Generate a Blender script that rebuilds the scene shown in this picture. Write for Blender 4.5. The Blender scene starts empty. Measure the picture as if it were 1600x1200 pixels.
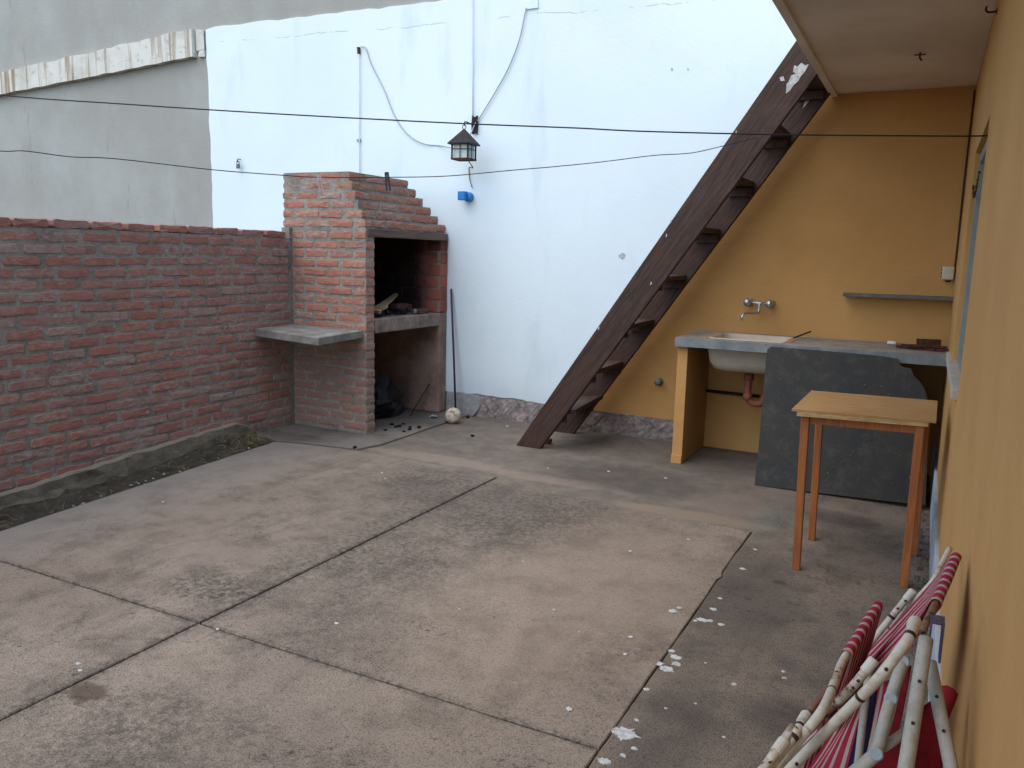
import bpy, bmesh, math, random
import numpy as np
from mathutils import Vector, Matrix
random.seed(7); rng = random.Random(11)
scene = bpy.context.scene

# ------------------------------------------------------------------ camera
FPX = 1273.6                                   # focal length in photo pixels (1600 wide)
YAW, PITCH, ROLL = (math.radians(a) for a in (-26.8395, -9.1388, 1.5057))
CAM = Vector((0, 0, 1.5))
fw = Vector((math.sin(YAW)*math.cos(PITCH), math.cos(YAW)*math.cos(PITCH), math.sin(PITCH)))
r0 = Vector((math.cos(YAW), -math.sin(YAW), 0)); u0 = r0.cross(fw)
RT = r0*math.cos(ROLL)+u0*math.sin(ROLL); UP = -r0*math.sin(ROLL)+u0*math.cos(ROLL)
cd = bpy.data.cameras.new('camera'); cam = bpy.data.objects.new('camera', cd)
scene.collection.objects.link(cam); scene.camera = cam
cd.sensor_fit = 'HORIZONTAL'; cd.sensor_width = 36; cd.lens = FPX/1600*36
cd.clip_start = .05; cd.clip_end = 3000
mw = Matrix((RT, UP, -fw)).transposed().to_4x4(); mw.translation = CAM; cam.matrix_world = mw

# ------------------------------------------------------------------ light
SUN_DIR = Vector((-0.20, -0.42, 0.90)).normalized()      # towards the light
w = bpy.data.worlds.new('World'); scene.world = w; w.use_nodes = True
nt = w.node_tree; nt.nodes.clear()
sky = nt.nodes.new('ShaderNodeTexSky'); sky.sky_type = 'NISHITA'; sky.sun_disc = False
sky.sun_elevation = math.asin(SUN_DIR.z); sky.sun_rotation = math.atan2(SUN_DIR.x, SUN_DIR.y)
sky.air_density = 1.0; sky.dust_density = 1.0; sky.ozone_density = 0.15
bg = nt.nodes.new('ShaderNodeBackground'); bg.inputs[1].default_value = 0.15
wo = nt.nodes.new('ShaderNodeOutputWorld')
nt.links.new(sky.outputs[0], bg.inputs[0]); nt.links.new(bg.outputs[0], wo.inputs[0])
sd = bpy.data.lights.new('sun', 'SUN'); sun = bpy.data.objects.new('sun', sd); scene.collection.objects.link(sun)
sd.energy = 1.1; sd.angle = math.radians(80); sd.color = (1, .98, .90)
sun.rotation_euler = SUN_DIR.to_track_quat('Z', 'Y').to_euler(); sun.location = (-3, -2, 8)
vs = scene.view_settings; vs.view_transform = 'Standard'; vs.look = 'None'; vs.gamma = 1; vs.exposure = 1.12
vs.use_curve_mapping = False
scene.render.engine = 'CYCLES'; scene.cycles.max_bounces = 12; scene.cycles.diffuse_bounces = 8

# ------------------------------------------------------------------ pixel -> place
def ray(x, y): return RT*((x-800)/FPX)+UP*(-(y-600)/FPX)+fw
def onx(x, y, X): d = ray(x, y); return CAM+d*((X-CAM.x)/d.x)
def ony(x, y, Y): d = ray(x, y); return CAM+d*((Y-CAM.y)/d.y)
def onz(x, y, Z=0.): d = ray(x, y); return CAM+d*((Z-CAM.z)/d.z)
def onplane(x, y, p, n): d = ray(x, y); return CAM+d*((p-CAM).dot(n)/d.dot(n))

# ------------------------------------------------------------------ object helpers
WPOS = {}
def link(o, parent=None, wpos=(0, 0, 0)):
    scene.collection.objects.link(o); wpos = Vector(wpos); WPOS[o.name] = wpos
    if parent is not None:
        o.parent = parent; o.location = wpos-WPOS[parent.name]
    else: o.location = wpos
    return o
def tag(o, label=None, cat=None, group=None, kind=None):
    if label: o['label'] = label
    if cat: o['category'] = cat
    if group: o['group'] = group
    if kind: o['kind'] = kind
    return o
def thing(name, label, cat, loc=(0, 0, 0), group=None):
    o = bpy.data.objects.new(name, None); o.empty_display_size = .1
    link(o, None, loc); return tag(o, label, cat, group)
def mobj(name, bm, mat, parent=None, smooth=False, wpos=(0, 0, 0), label=None, cat=None, group=None, kind=None):
    if isinstance(bm, bpy.types.Mesh): me = bm
    else:
        bmesh.ops.recalc_face_normals(bm, faces=bm.faces)
        me = bpy.data.meshes.new(name); bm.to_mesh(me); bm.free()
        me.materials.append(mat)
        if smooth:
            for p in me.polygons: p.use_smooth = True
    o = bpy.data.objects.new(name, me); link(o, parent, wpos)
    return tag(o, label, cat, group, kind)

def B(): return bmesh.new()
def addbox(bm, lo, hi, bev=0.0, M=None, jit=0.0, r=rng):
    lo, hi = Vector(lo), Vector(hi)
    c = [Vector((x, y, z)) for x in (lo.x, hi.x) for y in (lo.y, hi.y) for z in (lo.z, hi.z)]
    if jit: c = [v+Vector((r.uniform(-jit, jit), r.uniform(-jit, jit), r.uniform(-jit, jit))) for v in c]
    v = [bm.verts.new(M @ p if M else p) for p in c]
    fs = [bm.faces.new([v[i] for i in f]) for f in ((0, 1, 3, 2), (4, 6, 7, 5), (0, 4, 5, 1), (2, 3, 7, 6), (0, 2, 6, 4), (1, 5, 7, 3))]
    if bev:
        es = list({e for f in fs for e in f.edges})
        bmesh.ops.bevel(bm, geom=es, offset=bev, segments=2, affect='EDGES', profile=.6)
    return v
def addprism(bm, poly, off):
    """poly: list of 3-D points of one face, off: extrusion vector"""
    a = [bm.verts.new(Vector(p)) for p in poly]; b = [bm.verts.new(Vector(p)+Vector(off)) for p in poly]
    n = len(a); bm.faces.new(a); bm.faces.new(b[::-1])
    for i in range(n): bm.faces.new((a[i], b[i], b[(i+1) % n], a[(i+1) % n]))
def smooth_path(pts, n=6):
    pts = [Vector(p) for p in pts]
    if len(pts) < 3: return pts
    out = []
    P = [pts[0]*2-pts[1]]+pts+[pts[-1]*2-pts[-2]]
    for i in range(1, len(P)-2):
        a, b, c, d = P[i-1:i+3]
        for k in range(n):
            t = k/n
            out.append(.5*((2*b)+(c-a)*t+(2*a-5*b+4*c-d)*t*t+(3*b-a-3*c+d)*t**3))
    out.append(pts[-1]); return out
def addtube(bm, pts, rad, seg=8, cap=True):
    pts = [Vector(p) for p in pts]; n = len(pts)
    rads = rad if isinstance(rad, (list, tuple)) else [rad]*n
    rings = []; prev = None
    for i, p in enumerate(pts):
        t = (pts[min(i+1, n-1)]-pts[max(i-1, 0)]).normalized()
        if prev is None:
            a = t.orthogonal().normalized()
        else:
            a = (prev-t*prev.dot(t))
            a = a.normalized() if a.length > 1e-6 else t.orthogonal().normalized()
        prev = a; b = t.cross(a)
        rings.append([bm.verts.new(p+(a*math.cos(k*2*math.pi/seg)+b*math.sin(k*2*math.pi/seg))*rads[i]) for k in range(seg)])
    for r1, r2 in zip(rings, rings[1:]):
        for k in range(seg): bm.faces.new((r1[k], r1[(k+1) % seg], r2[(k+1) % seg], r2[k]))
    if cap: bm.faces.new(rings[0][::-1]); bm.faces.new(rings[-1])
def addlathe(bm, prof, o, axis=(0, 0, 1), seg=20):
    """prof: list of (radius, height along axis)"""
    o, ax = Vector(o), Vector(axis).normalized(); a = ax.orthogonal().normalized(); b = ax.cross(a)
    rings = [[bm.verts.new(o+ax*h+(a*math.cos(k*2*math.pi/seg)+b*math.sin(k*2*math.pi/seg))*max(r, 1e-4)) for k in range(seg)] for r, h in prof]
    for r1, r2 in zip(rings, rings[1:]):
        for k in range(seg): bm.faces.new((r1[k], r1[(k+1) % seg], r2[(k+1) % seg], r2[k]))
    bm.faces.new(rings[0][::-1]); bm.faces.new(rings[-1])
def addgrid(bm, f, nu, nv):
    g = [[bm.verts.new(f(i/nu, j/nv)) for j in range(nv+1)] for i in range(nu+1)]
    for i in range(nu):
        for j in range(nv): bm.faces.new((g[i][j], g[i+1][j], g[i+1][j+1], g[i][j+1]))
    return g

# ------------------------------------------------------------------ material helpers
def C(h):
    h = h.lstrip('#'); o = []
    for i in (0, 2, 4):
        v = int(h[i:i+2], 16)/255; o.append(v/12.92 if v <= .04045 else ((v+.055)/1.055)**2.4)
    return (*o, 1)
class G:
    def __init__(s, nt): s.nt = nt; s._p = None
    def node(s, t, **kw):
        n = s.nt.nodes.new(t)
        for k, v in kw.items(): setattr(n, k, v)
        return n
    def set(s, sock, v):
        if isinstance(v, bpy.types.NodeSocket): s.nt.links.new(v, sock)
        elif isinstance(v, (tuple, list)) and len(v) == 3 and sock.type == 'RGBA': sock.default_value = (*v, 1)
        else: sock.default_value = v
    def pos(s):
        if s._p is None: s._p = s.node('ShaderNodeNewGeometry').outputs['Position']
        return s._p
    def vmul(s, v, m, add=(0, 0, 0)):
        n = s.node('ShaderNodeVectorMath', operation='MULTIPLY_ADD'); s.set(n.inputs[0], v); n.inputs[1].default_value = m; s.set(n.inputs[2], add)
        return n.outputs[0]
    def vadd(s, a, b):
        n = s.node('ShaderNodeVectorMath', operation='ADD'); s.set(n.inputs[0], a); s.set(n.inputs[1], b); return n.outputs[0]
    def noise(s, scale, detail=5, rough=.55, vec=None, dist=0, col=False):
        n = s.node('ShaderNodeTexNoise'); s.set(n.inputs['Vector'], vec or s.pos())
        n.inputs['Scale'].default_value = scale; n.inputs['Detail'].default_value = detail
        n.inputs['Roughness'].default_value = rough; n.inputs['Distortion'].default_value = dist
        return n.outputs['Color' if col else 'Fac']
    def voro(s, scale, vec=None, feature='F1', out='Distance'):
        n = s.node('ShaderNodeTexVoronoi', feature=feature); s.set(n.inputs['Vector'], vec or s.pos()); n.inputs['Scale'].default_value = scale
        return n.outputs[out]
    def math(s, op, a, b=0., c=None, clamp=False):
        n = s.node('ShaderNodeMath', operation=op, use_clamp=clamp); s.set(n.inputs[0], a); s.set(n.inputs[1], b)
        if c is not None: s.set(n.inputs[2], c)
        return n.outputs[0]
    def ss(s, f, lo, hi, a=0., b=1.):
        n = s.node('ShaderNodeMapRange', interpolation_type='SMOOTHSTEP'); s.set(n.inputs[0], f)
        for i, v in enumerate((lo, hi, a, b)): n.inputs[i+1].default_value = v
        return n.outputs[0]
    def mix(s, f, a, b, mode='MIX'):
        n = s.node('ShaderNodeMix', data_type='RGBA', blend_type=mode)
        s.set(n.inputs[0], f); s.set(n.inputs[6], a); s.set(n.inputs[7], b); return n.outputs[2]
    def ramp(s, f, stops):
        n = s.node('ShaderNodeValToRGB'); s.set(n.inputs[0], f); e = n.color_ramp.elements
        while len(e) < len(stops): e.new(.5)
        for x, (p, c) in zip(e, stops): x.position = p; x.color = c if len(c) == 4 else (*c, 1)
        return n.outputs[0]
    def sep(s, v):
        n = s.node('ShaderNodeSeparateXYZ'); s.set(n.inputs[0], v); return n.outputs
    def blob(s, x, y, rx, ry, soft=.5, wob=.25, wscale=3):
        """1 inside an uneven ellipse on the ground"""
        d = s.sep(s.vmul(s.pos(), (1/rx, 1/ry, 0), (-x/rx, -y/ry, 0)))
        r = s.math('SQRT', s.math('ADD', s.math('MULTIPLY', d[0], d[0]), s.math('MULTIPLY', d[1], d[1])))
        r = s.math('ADD', r, s.math('MULTIPLY', s.math('SUBTRACT', s.noise(wscale, 6, .65), .5), wob*4))
        return s.ss(r, 1+soft, 1-soft*.6)
def M(name, f, rough=.85, metal=0., spec=.3):
    m = bpy.data.materials.new(name); m.use_nodes = True; b = m.node_tree.nodes['Principled BSDF']; g = G(m.node_tree)
    b.inputs['Roughness'].default_value = rough; b.inputs['Metallic'].default_value = metal; b.inputs['Specular IOR Level'].default_value = spec
    r = f(g)
    if not isinstance(r, dict): r = {'col': r}
    g.set(b.inputs['Base Color'], r['col'])
    if 'rough' in r: g.set(b.inputs['Roughness'], r['rough'])
    if 'metal' in r: g.set(b.inputs['Metallic'], r['metal'])
    if 'bump' in r:
        n = g.node('ShaderNodeBump'); g.set(n.inputs['Height'], r['bump']); n.inputs['Strength'].default_value = r.get('bs', .5); n.inputs['Distance'].default_value = r.get('bd', .01)
        m.node_tree.links.new(n.outputs[0], b.inputs['Normal'])
    return m
def simple(name, c, rough=.7, var=.25, scale=18, metal=0., bump=.3, bd=.004, c2=None, spec=.3):
    c = C(c) if isinstance(c, str) else c; c2 = (C(c2) if isinstance(c2, str) else c2) or tuple(x*(1-var) for x in c[:3])+(1,)
    def f(g):
        n = g.noise(scale, 6, .6); n2 = g.noise(scale*6, 3, .6)
        k = g.ss(g.math('ADD', g.math('MULTIPLY', n, .75), g.math('MULTIPLY', n2, .25)), .33, .67)
        return dict(col=g.mix(k, c, c2), bump=n2, bs=bump, bd=bd, rough=g.ss(n, .2, .8, max(rough-.1, .05), min(rough+.1, 1)))
    return M(name, f, rough, metal, spec)

# concrete floor ---------------------------------------------------
def floor_col(g, base, light, dark, spk=.5, spkcol='#3b3733'):
    big = g.noise(.9, 6, .6); mid = g.noise(4.5, 7, .65); fine = g.noise(55, 4, .7); grit = g.noise(190, 2, .6)
    c = g.mix(g.ss(big, .35, .65), base, light)
    c = g.mix(g.ss(mid, .42, .72, 0, .85), c, dark)
    tr = g.noise(2.4, 8, .75, vec=g.vmul(g.pos(), (1.7, .55, 1), (2, 5, 0)), dist=.8); c = g.mix(g.ss(tr, .5, .68, 0, .6), c, dark); c = g.mix(g.ss(tr, .46, .34, 0, .45), c, light)
    cw = g.vadd(g.pos(), g.vmul(g.noise(2.5, 6, .7, col=True), (.35, .35, 0)))
    ck = g.math('MULTIPLY', g.ss(g.voro(.75, cw, 'DISTANCE_TO_EDGE'), .0035, .0008), g.ss(g.noise(.9, 4, .6), .52, .6)); c = g.mix(g.math('MULTIPLY', ck, .55), c, C(spkcol))
    c = g.mix(g.ss(fine, .5, .72, 0, .45), c, g.mix(.5, c, dark))
    c = g.mix(g.ss(grit, .53, .68, 0, .7), c, C(spkcol))
    c = g.mix(g.ss(grit, .46, .3, 0, .55), c, tuple(min(1, v*1.25) for v in light[:3])+(1,))
    c = g.mix(g.ss(g.noise(95, 3, .7), .52, .66, 0, .45), c, C(spkcol))
    m2 = g.noise(1.7, 5, .7, vec=g.vadd(g.pos(), (4.3, 9.1, 0)))
    sp = g.math('MULTIPLY', g.ss(g.noise(34, 5, .75), .55, .63), g.ss(m2, .46, .62))
    c = g.mix(g.math('MULTIPLY', sp, spk), c, C(spkcol))
    return c, fine, grit, mid
def f_slab(g):
    c, fine, grit, mid = floor_col(g, C('#7d7063'), C('#8d7f70'), C('#5c5249'), .9)
    dk = C('#37332f')
    fleck = g.ss(g.noise(30, 6, .8), .40, .62)
    for x, y, rx, ry, a in ((-2.73, 2.47, .20, .13, .9), (-2.02, 4.15, .40, .46, .85), (-2.72, 4.30, .3, .36, .8), (-2.05, 2.75, .25, .5, .4), (-3.0, 4.5, .3, .2, .5), (-2.3, 3.4, .3, .5, .4),
                            (-2.55, 3.3, .13, 1.0, .5), (-1.85, 1.55, .35, .25, .5), (-3.2, 3.7, .35, .5, .28), (-1.5, 4.3, .4, .2, .3), (-.95, 2.75, .12, .3, .5), (-2.3, 1.5, .3, .3, .35), (-1.7, 3.9, .3, .4, .35)):
        c = g.mix(g.math('MULTIPLY', g.math('MULTIPLY', g.blob(x, y, rx, ry, .8, .4, 7), fleck), a), c, dk)
    c = g.mix(g.math('MULTIPLY', g.blob(-2.15, 4.2, .7, .5, .8, .3, 3), .4), c, C('#5a5048'))
    c = g.mix(g.math('MULTIPLY', g.blob(-1.25, 3.3, .45, .9, .8, .3, 3), .35), c, C('#96826f'))
    br = C('#46362a')
    for x, y, rx, ry, a in ((-2.394, 1.638, .065, .045, .75), (-2.37, 1.595, .025, .02, .6), (-3.46, 2.81, .08, .06, .22), (-3.3, 2.1, .4, .3, .18)):
        c = g.mix(g.math('MULTIPLY', g.blob(x, y, rx, ry, .4, .45, 16), a), c, br)
    sp_ = g.sep(g.pos()); wv_ = g.math('MULTIPLY', g.math('SUBTRACT', g.noise(9, 6, .8), .5), .11)
    jx = g.ss(g.math('ABSOLUTE', g.math('ADD', g.math('ADD', sp_[0], 2.49), wv_)), .05, .002)
    jy = g.ss(g.math('ABSOLUTE', g.math('ADD', g.math('SUBTRACT', sp_[1], 2.19), wv_)), .03, .004)
    c = g.mix(g.math('MULTIPLY', g.math('MAXIMUM', jx, jy), g.ss(g.noise(38, 4, .7), .4, .62, .1, .75)), c, dk)
    # damp grey wash towards the earth channel
    sx = g.sep(g.pos())
    c = g.mix(g.math('MULTIPLY', g.ss(g.math('ADD', sx[0], g.math('MULTIPLY', mid, .8)), -3.1, -3.9), .55), c, C('#7a7672'))
    return dict(col=c, bump=g.math('ADD', g.math('MULTIPLY', fine, .5), grit), bs=.35, bd=.004, rough=g.ss(mid, .3, .7, .72, .92))
MAT_SLAB = M('slab_concrete', f_slab)
def f_strip(g):
    c, fine, grit, mid = floor_col(g, C('#6b6055'), C('#807263'), C('#504840'), .7, '#302d2a')
    sx = g.sep(g.pos())
    back = g.ss(g.math('ADD', sx[0], g.math('MULTIPLY', g.math('SUBTRACT', mid, .5), .8)), -.7, -1.5)
    c = g.mix(g.math('MULTIPLY', back, .75), c, g.mix(g.ss(g.noise(6, 6, .7), .35, .65), C('#746a60'), C('#5d564f')))
    band = g.math('MULTIPLY', g.blob(-1.15, 4.63, .42, .085, .4, .18, 8), .75)
    c = g.mix(band, c, C('#857462'))
    for x, y, rx, ry, a in ((-2.2, 4.88, .5, .08, .5), (-3.1, 4.95, .5, .1, .55), (-.97, 4.95, .25, .2, .35)):
        c = g.mix(g.math('MULTIPLY', g.blob(x, y, rx, ry, .5, .2, 6), a), c, C('#8c7c6e'))
    for x, y, rx, ry, a in ((-.33, 5.03, .16, .12, .6), (-.62, 2.35, .1, .5, .25), (-.3, 2.65, .12, .1, .4), (-1.75, 5.2, .5, .3, .45), (-1.3, 5.9, .3, .3, .4), (-.5, 3.85, .03, .025, .7), (-.62, 3.6, .2, .6, .35)):
        c = g.mix(g.math('MULTIPLY', g.blob(x, y, rx, ry, .6, .3, 8), a), c, C('#37332f'))
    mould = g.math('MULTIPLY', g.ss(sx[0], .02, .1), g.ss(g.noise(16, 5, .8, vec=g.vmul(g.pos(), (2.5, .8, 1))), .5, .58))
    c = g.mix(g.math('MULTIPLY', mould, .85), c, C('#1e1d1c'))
    c = g.mix(g.math('MULTIPLY', g.blob(-.72, 4.75, .08, .3, .9, .5, 6), .2), c, C('#59706a'))
    return dict(col=c, bump=g.math('ADD', g.math('MULTIPLY', fine, .5), grit), bs=.35, bd=.004, rough=.85)
MAT_STRIP = M('strip_concrete', f_strip)
def f_pad(g):
    c, fine, grit, mid = floor_col(g, C('#726b63'), C('#857b71'), C('#55504a'), .5)
    c = g.mix(g.math('MULTIPLY', g.blob(-4.3, 5.9, .5, .5, .5, .2, 6), .6), c, C('#3a3532'))
    c = g.mix(g.math('MULTIPLY', g.blob(-4.45, 4.85, .3, .12, .5, .3, 6), .5), c, C('#3f3b35'))
    return dict(col=c, bump=g.math('ADD', fine, grit), bs=.35, bd=.004)
MAT_PAD = M('pad_concrete', f_pad)
MAT_JOINT = simple('joint_dirt', '#171514', .95, .4, 30)
def f_earth(g):
    n = g.noise(9, 8, .7); v = g.noise(60, 4, .8)
    c = g.ramp(n, [(.3, C('#2b2720')), (.55, C('#4a4338')), (.75, C('#696152'))])
    return dict(col=g.mix(g.ss(v, .6, .75), c, C('#77705f')), bump=g.math('ADD', n, v), bs=1, bd=.02)
MAT_EARTH = M('earth', f_earth, .95)
def f_foot(g):
    z = g.sep(g.pos())[2]
    c = g.ramp(g.noise(8, 8, .78, vec=g.vmul(g.pos(), (1, .8, 1.6))), [(.3, C('#454035')), (.5, C('#6d6656')), (.72, C('#8a8272'))])
    nz = g.sep(g.node('ShaderNodeNewGeometry').outputs['Normal'])[2]
    c = g.mix(g.ss(nz, .3, .6, 0, .8), c, C('#837c6c'))
    return dict(col=c, bump=g.noise(45, 6, .7), bs=.6, bd=.008)
MAT_FOOT = M('footing_concrete', f_foot, .95)

# walls ------------------------------------------------------------
def f_white(g):
    st = g.noise(2.2, 6, .6, vec=g.vmul(g.pos(), (1.4, 1, .35))); fine = g.noise(40, 5, .6); big = g.noise(.7, 4, .5)
    c = g.mix(g.ss(big, .3, .7), C('#deeaec'), C('#d6e2e6'))
    c = g.mix(g.ss(st, .55, .8, 0, .45), c, C('#b9c8cd'))
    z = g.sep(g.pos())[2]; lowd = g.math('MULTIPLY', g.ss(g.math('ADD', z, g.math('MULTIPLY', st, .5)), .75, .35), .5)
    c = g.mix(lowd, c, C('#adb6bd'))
    spots = g.math('MULTIPLY', g.ss(g.noise(17, 3, .5), .73, .78), .5)
    c = g.mix(spots, c, C('#9aa0a4'))
    x = g.sep(g.pos())[0]
    zl = g.math('ADD', g.math('ADD', 3.565, g.math('MULTIPLY', g.math('ADD', x, 6.9), -.028)), g.math('MULTIPLY', g.math('SUBTRACT', g.noise(3.5, 6, .7, vec=g.vmul(g.pos(), (1, 1, .1))), .5), .1))
    ck = g.ss(g.math('ABSOLUTE', g.math('SUBTRACT', z, zl)), .006, .001)
    ck = g.math('MULTIPLY', ck, g.ss(g.noise(2.6, 6, .8), .47, .53))
    c = g.mix(g.math('MULTIPLY', ck, .55), c, C('#8b9297'))
    return dict(col=c, bump=g.math('ADD', g.math('MULTIPLY', g.noise(9, 6, .6), 1.2), g.math('SUBTRACT', fine, g.math('MULTIPLY', ck, 1.))), bs=.2, bd=.006, rough=.9)
MAT_WHITE = M('white_limewash', f_white, .9)
def f_grey(g):
    st = g.noise(1.3, 7, .62, vec=g.vmul(g.pos(), (1.3, 1, .7))); b = g.noise(.8, 6, .65); fine = g.noise(35, 5, .65)
    c = g.mix(g.ss(b, .35, .65), C('#a3a39c'), C('#99978f'))
    c = g.mix(g.ss(st, .5, .78, 0, .35), c, C('#86837a'))
    c = g.mix(g.ss(st, .48, .3, 0, .3), c, C('#a8b0ae'))
    c = g.mix(g.math('MULTIPLY', g.ss(g.noise(3.1, 5, .7, vec=g.vmul(g.pos(), (1.8, 1, .4), (3, 0, 1))), .6, .72), .35), c, C('#6f6459'))
    return dict(col=c, bump=g.math('ADD', g.noise(6, 6, .6), fine), bs=.4, bd=.008)
MAT_GREY = M('grey_render', f_grey, .93)
def f_orange(g):
    b = g.noise(1.1, 5, .6); m = g.noise(5, 6, .6); fine = g.noise(45, 5, .65)
    c = g.mix(g.ss(b, .35, .65), C('#bc9058'), C('#b48751'))
    c = g.mix(g.ss(m, .5, .75, 0, .22), c, C('#bf9152'))
    c = g.mix(g.math('MULTIPLY', g.ss(g.noise(2.6, 6, .7), .58, .75), .25), c, C('#9c6a38'))
    c = g.mix(g.math('MULTIPLY', g.ss(g.noise(30, 5, .8, vec=g.pos()), .68, .74), .2), c, C('#8c6a45'))
    return dict(col=c, bump=g.math('ADD', g.math('MULTIPLY', g.noise(3.5, 4, .5), 4), g.math('ADD', g.noise(9, 6, .6), fine)), bs=.45, bd=.008)
MAT_ORANGE = M('ochre_paint', f_orange, .88)
def f_ceil(g):
    b = g.noise(1.6, 6, .6)
    c = g.mix(g.ss(b, .35, .7), C('#dccfbf'), C('#c9bcab'))
    return dict(col=c, bump=g.noise(30, 5, .6), bs=.25, bd=.006)
MAT_CEIL = M('eave_paint', f_ceil, .9)
def f_beam(g):
    p = g.pos(); st = g.noise(3.5, 6, .6, vec=g.vmul(p, (3.2, 1, .18))); n = g.noise(14, 6, .7)
    c = g.mix(g.ss(g.noise(2, 5, .6), .4, .7), C('#d2d0c6'), C('#bcb8ab'))
    c = g.mix(g.ss(st, .52, .66, 0, .85), c, C('#8d7355'))
    c = g.mix(g.ss(n, .54, .7, 0, .6), c, C('#8a857a'))
    return dict(col=c, bump=n, bs=.5, bd=.008)
MAT_BEAM = M('weathered_white_beam', f_beam, .92)
def f_plinth(g):
    n = g.noise(14, 7, .75); b = g.noise(3, 5, .6)
    c = g.ramp(n, [(.32, C('#4d4542')), (.5, C('#938682')), (.68, C('#b5adaa'))])
    c = g.mix(g.ss(b, .45, .7, 0, .6), c, C('#6d625c'))
    return dict(col=c, bump=n, bs=1, bd=.02)
MAT_PLINTH = M('rough_plinth', f_plinth, .95)
MAT_BASE = simple('pale_blue_base', '#a9b2ba', .8, .15, 6)

# brick ------------------------------------------------------------
def brick_mat(name, stops, smear, low=0.):
    def f(g):
        oi = g.node('ShaderNodeObjectInfo'); rnd = oi.outputs['Random']; p = g.pos()
        c = g.ramp(rnd, stops)
        v = g.vadd(p, g.vmul(oi.outputs['Location'], (3.1, 5.7, 4.3)))
        n = g.noise(16, 7, .7, vec=v); n2 = g.noise(60, 5, .7)
        c = g.mix(g.ss(n, .48, .75, 0, .45), c, C('#5c3a35'))
        c = g.mix(g.ss(n, .5, .25, 0, .4), c, C('#b4604a'))
        sm = g.noise(22, 6, .75, vec=g.vmul(v, (1, 1, 1.8)))
        th = g.math('MULTIPLY', g.math('SUBTRACT', g.ss(rnd, 0, 1, 0, 1), .5), .12)
        wd = g.noise(1.6, 4, .6)
        k = g.ss(g.math('ADD', g.math('ADD', sm, th), g.math('MULTIPLY', g.math('SUBTRACT', wd, .5), .35)), .46, .68, 0, smear)
        c = g.mix(k, c, C('#a3968a'))
        sw = g.ss(g.noise(7, 7, .8, vec=g.vmul(p, (1, 1, 2.2))), .54, .66)
        c = g.mix(g.math('MULTIPLY', sw, smear*.8), c, C('#978b7f'))
        c = g.mix(g.math('MULTIPLY', g.ss(g.noise(2.3, 5, .7), .55, .72), .35), c, C('#5c463f'))
        if low:
            z = g.sep(p)[2]
            k2 = g.math('MULTIPLY', g.ss(g.math('ADD', z, g.math('MULTIPLY', g.math('SUBTRACT', g.noise(4, 5, .6), .5), .5)), .86, .72), g.ss(g.noise(9, 6, .7, vec=g.vmul(p, (1, 1, 2))), .3, .6))
            c = g.mix(g.math('MULTIPLY', k2, low), c, C('#8a776c'))
        return dict(col=c, bump=g.math('ADD', n, n2), bs=.8, bd=.008)
    return M(name, f, .92, spec=.15)
ST_WALL = [(0, C('#976a5d')), (.25, C('#a27061')), (.5, C('#98746b')), (.72, C('#a97160')), (.85, C('#8f6d65')), (.97, C('#a07f71')), (1, C('#99897c'))]
ST_GRILL = [(0, C('#9f6c5c')), (.3, C('#a9705d')), (.55, C('#976a5e')), (.8, C('#b07259')), (1, C('#957268'))]
MAT_BRICK = brick_mat('brick_wall_clay', ST_WALL, .75)
MAT_BRICK_G = brick_mat('brick_barbecue_clay', ST_GRILL, .7, .8)
def f_soot(g):
    c = g.ramp(g.noise(7, 6, .7), [(.3, C('#2a2422')), (.55, C('#40342f')), (.75, C('#604a42'))])
    return dict(col=c, bump=g.noise(40, 5, .7), bs=.6, bd=.006)
MAT_SOOT = M('sooty_brick', f_soot, .95, spec=.1)
def f_sbrick(g):
    p = g.sep(g.pos()); r = g.node('ShaderNodeObjectInfo').outputs['Random']
    c = g.ramp(r, [(0, C('#93584b')), (.5, C('#a06052')), (1, C('#84544a'))])
    k = g.ss(g.math('ADD', p[0], g.math('MULTIPLY', g.math('SUBTRACT', g.noise(6, 5, .7), .5), .3)), -4.0, -4.28)
    k = g.math('MAXIMUM', k, g.ss(p[2], 1.3, 1.6, 0, .8))
    return dict(col=g.mix(k, c, C('#302724')), bump=g.noise(40, 6, .7), bs=.6, bd=.006)
MAT_SBRICK = M('smoked_brick', f_sbrick, .95, spec=.1)
def f_sjoint(g):
    p = g.sep(g.pos()); k = g.ss(g.math('ADD', p[0], g.math('MULTIPLY', g.math('SUBTRACT', g.noise(6, 5, .7), .5), .3)), -3.98, -4.25)
    return dict(col=g.mix(k, C('#84756b'), C('#3a312d')), bump=g.noise(40, 5, .7), bs=.6, bd=.006)
MAT_SJOINT = M('smoked_mortar', f_sjoint, .95)
def f_mortar(g):
    n = g.noise(30, 7, .75); b = g.noise(4, 5, .6)
    c = g.ramp(n, [(.3, C('#7a746a')), (.55, C('#9a9287')), (.75, C('#aea69b'))])
    return dict(col=g.mix(g.ss(b, .4, .7, 0, .5), c, C('#5a544c')), bump=n, bs=1, bd=.012)
MAT_MORTAR = M('mortar', f_mortar, .97, spec=.1)
def f_plaster(g):
    n = g.noise(5, 7, .65); s = g.noise(3, 5, .6, vec=g.vmul(g.pos(), (1, 1, .4)))
    c = g.ramp(n, [(.3, C('#6a5447')), (.55, C('#8b7364')), (.78, C('#9d8a7b'))])
    return dict(col=g.mix(g.ss(s, .55, .75, 0, .6), c, C('#4f4640')), bump=g.noise(35, 6, .7), bs=.6, bd=.008)
MAT_PLASTER = M('brown_plaster', f_plaster, .95)
def f_conc(g):
    n = g.noise(8, 7, .7); f = g.noise(60, 4, .7)
    c = g.ramp(n, [(.3, C('#5b5955')), (.55, C('#7d7a74')), (.75, C('#98948d'))])
    return dict(col=g.mix(g.ss(f, .58, .72, 0, .5), c, C('#45423f')), bump=f, bs=.6, bd=.005)
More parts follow.
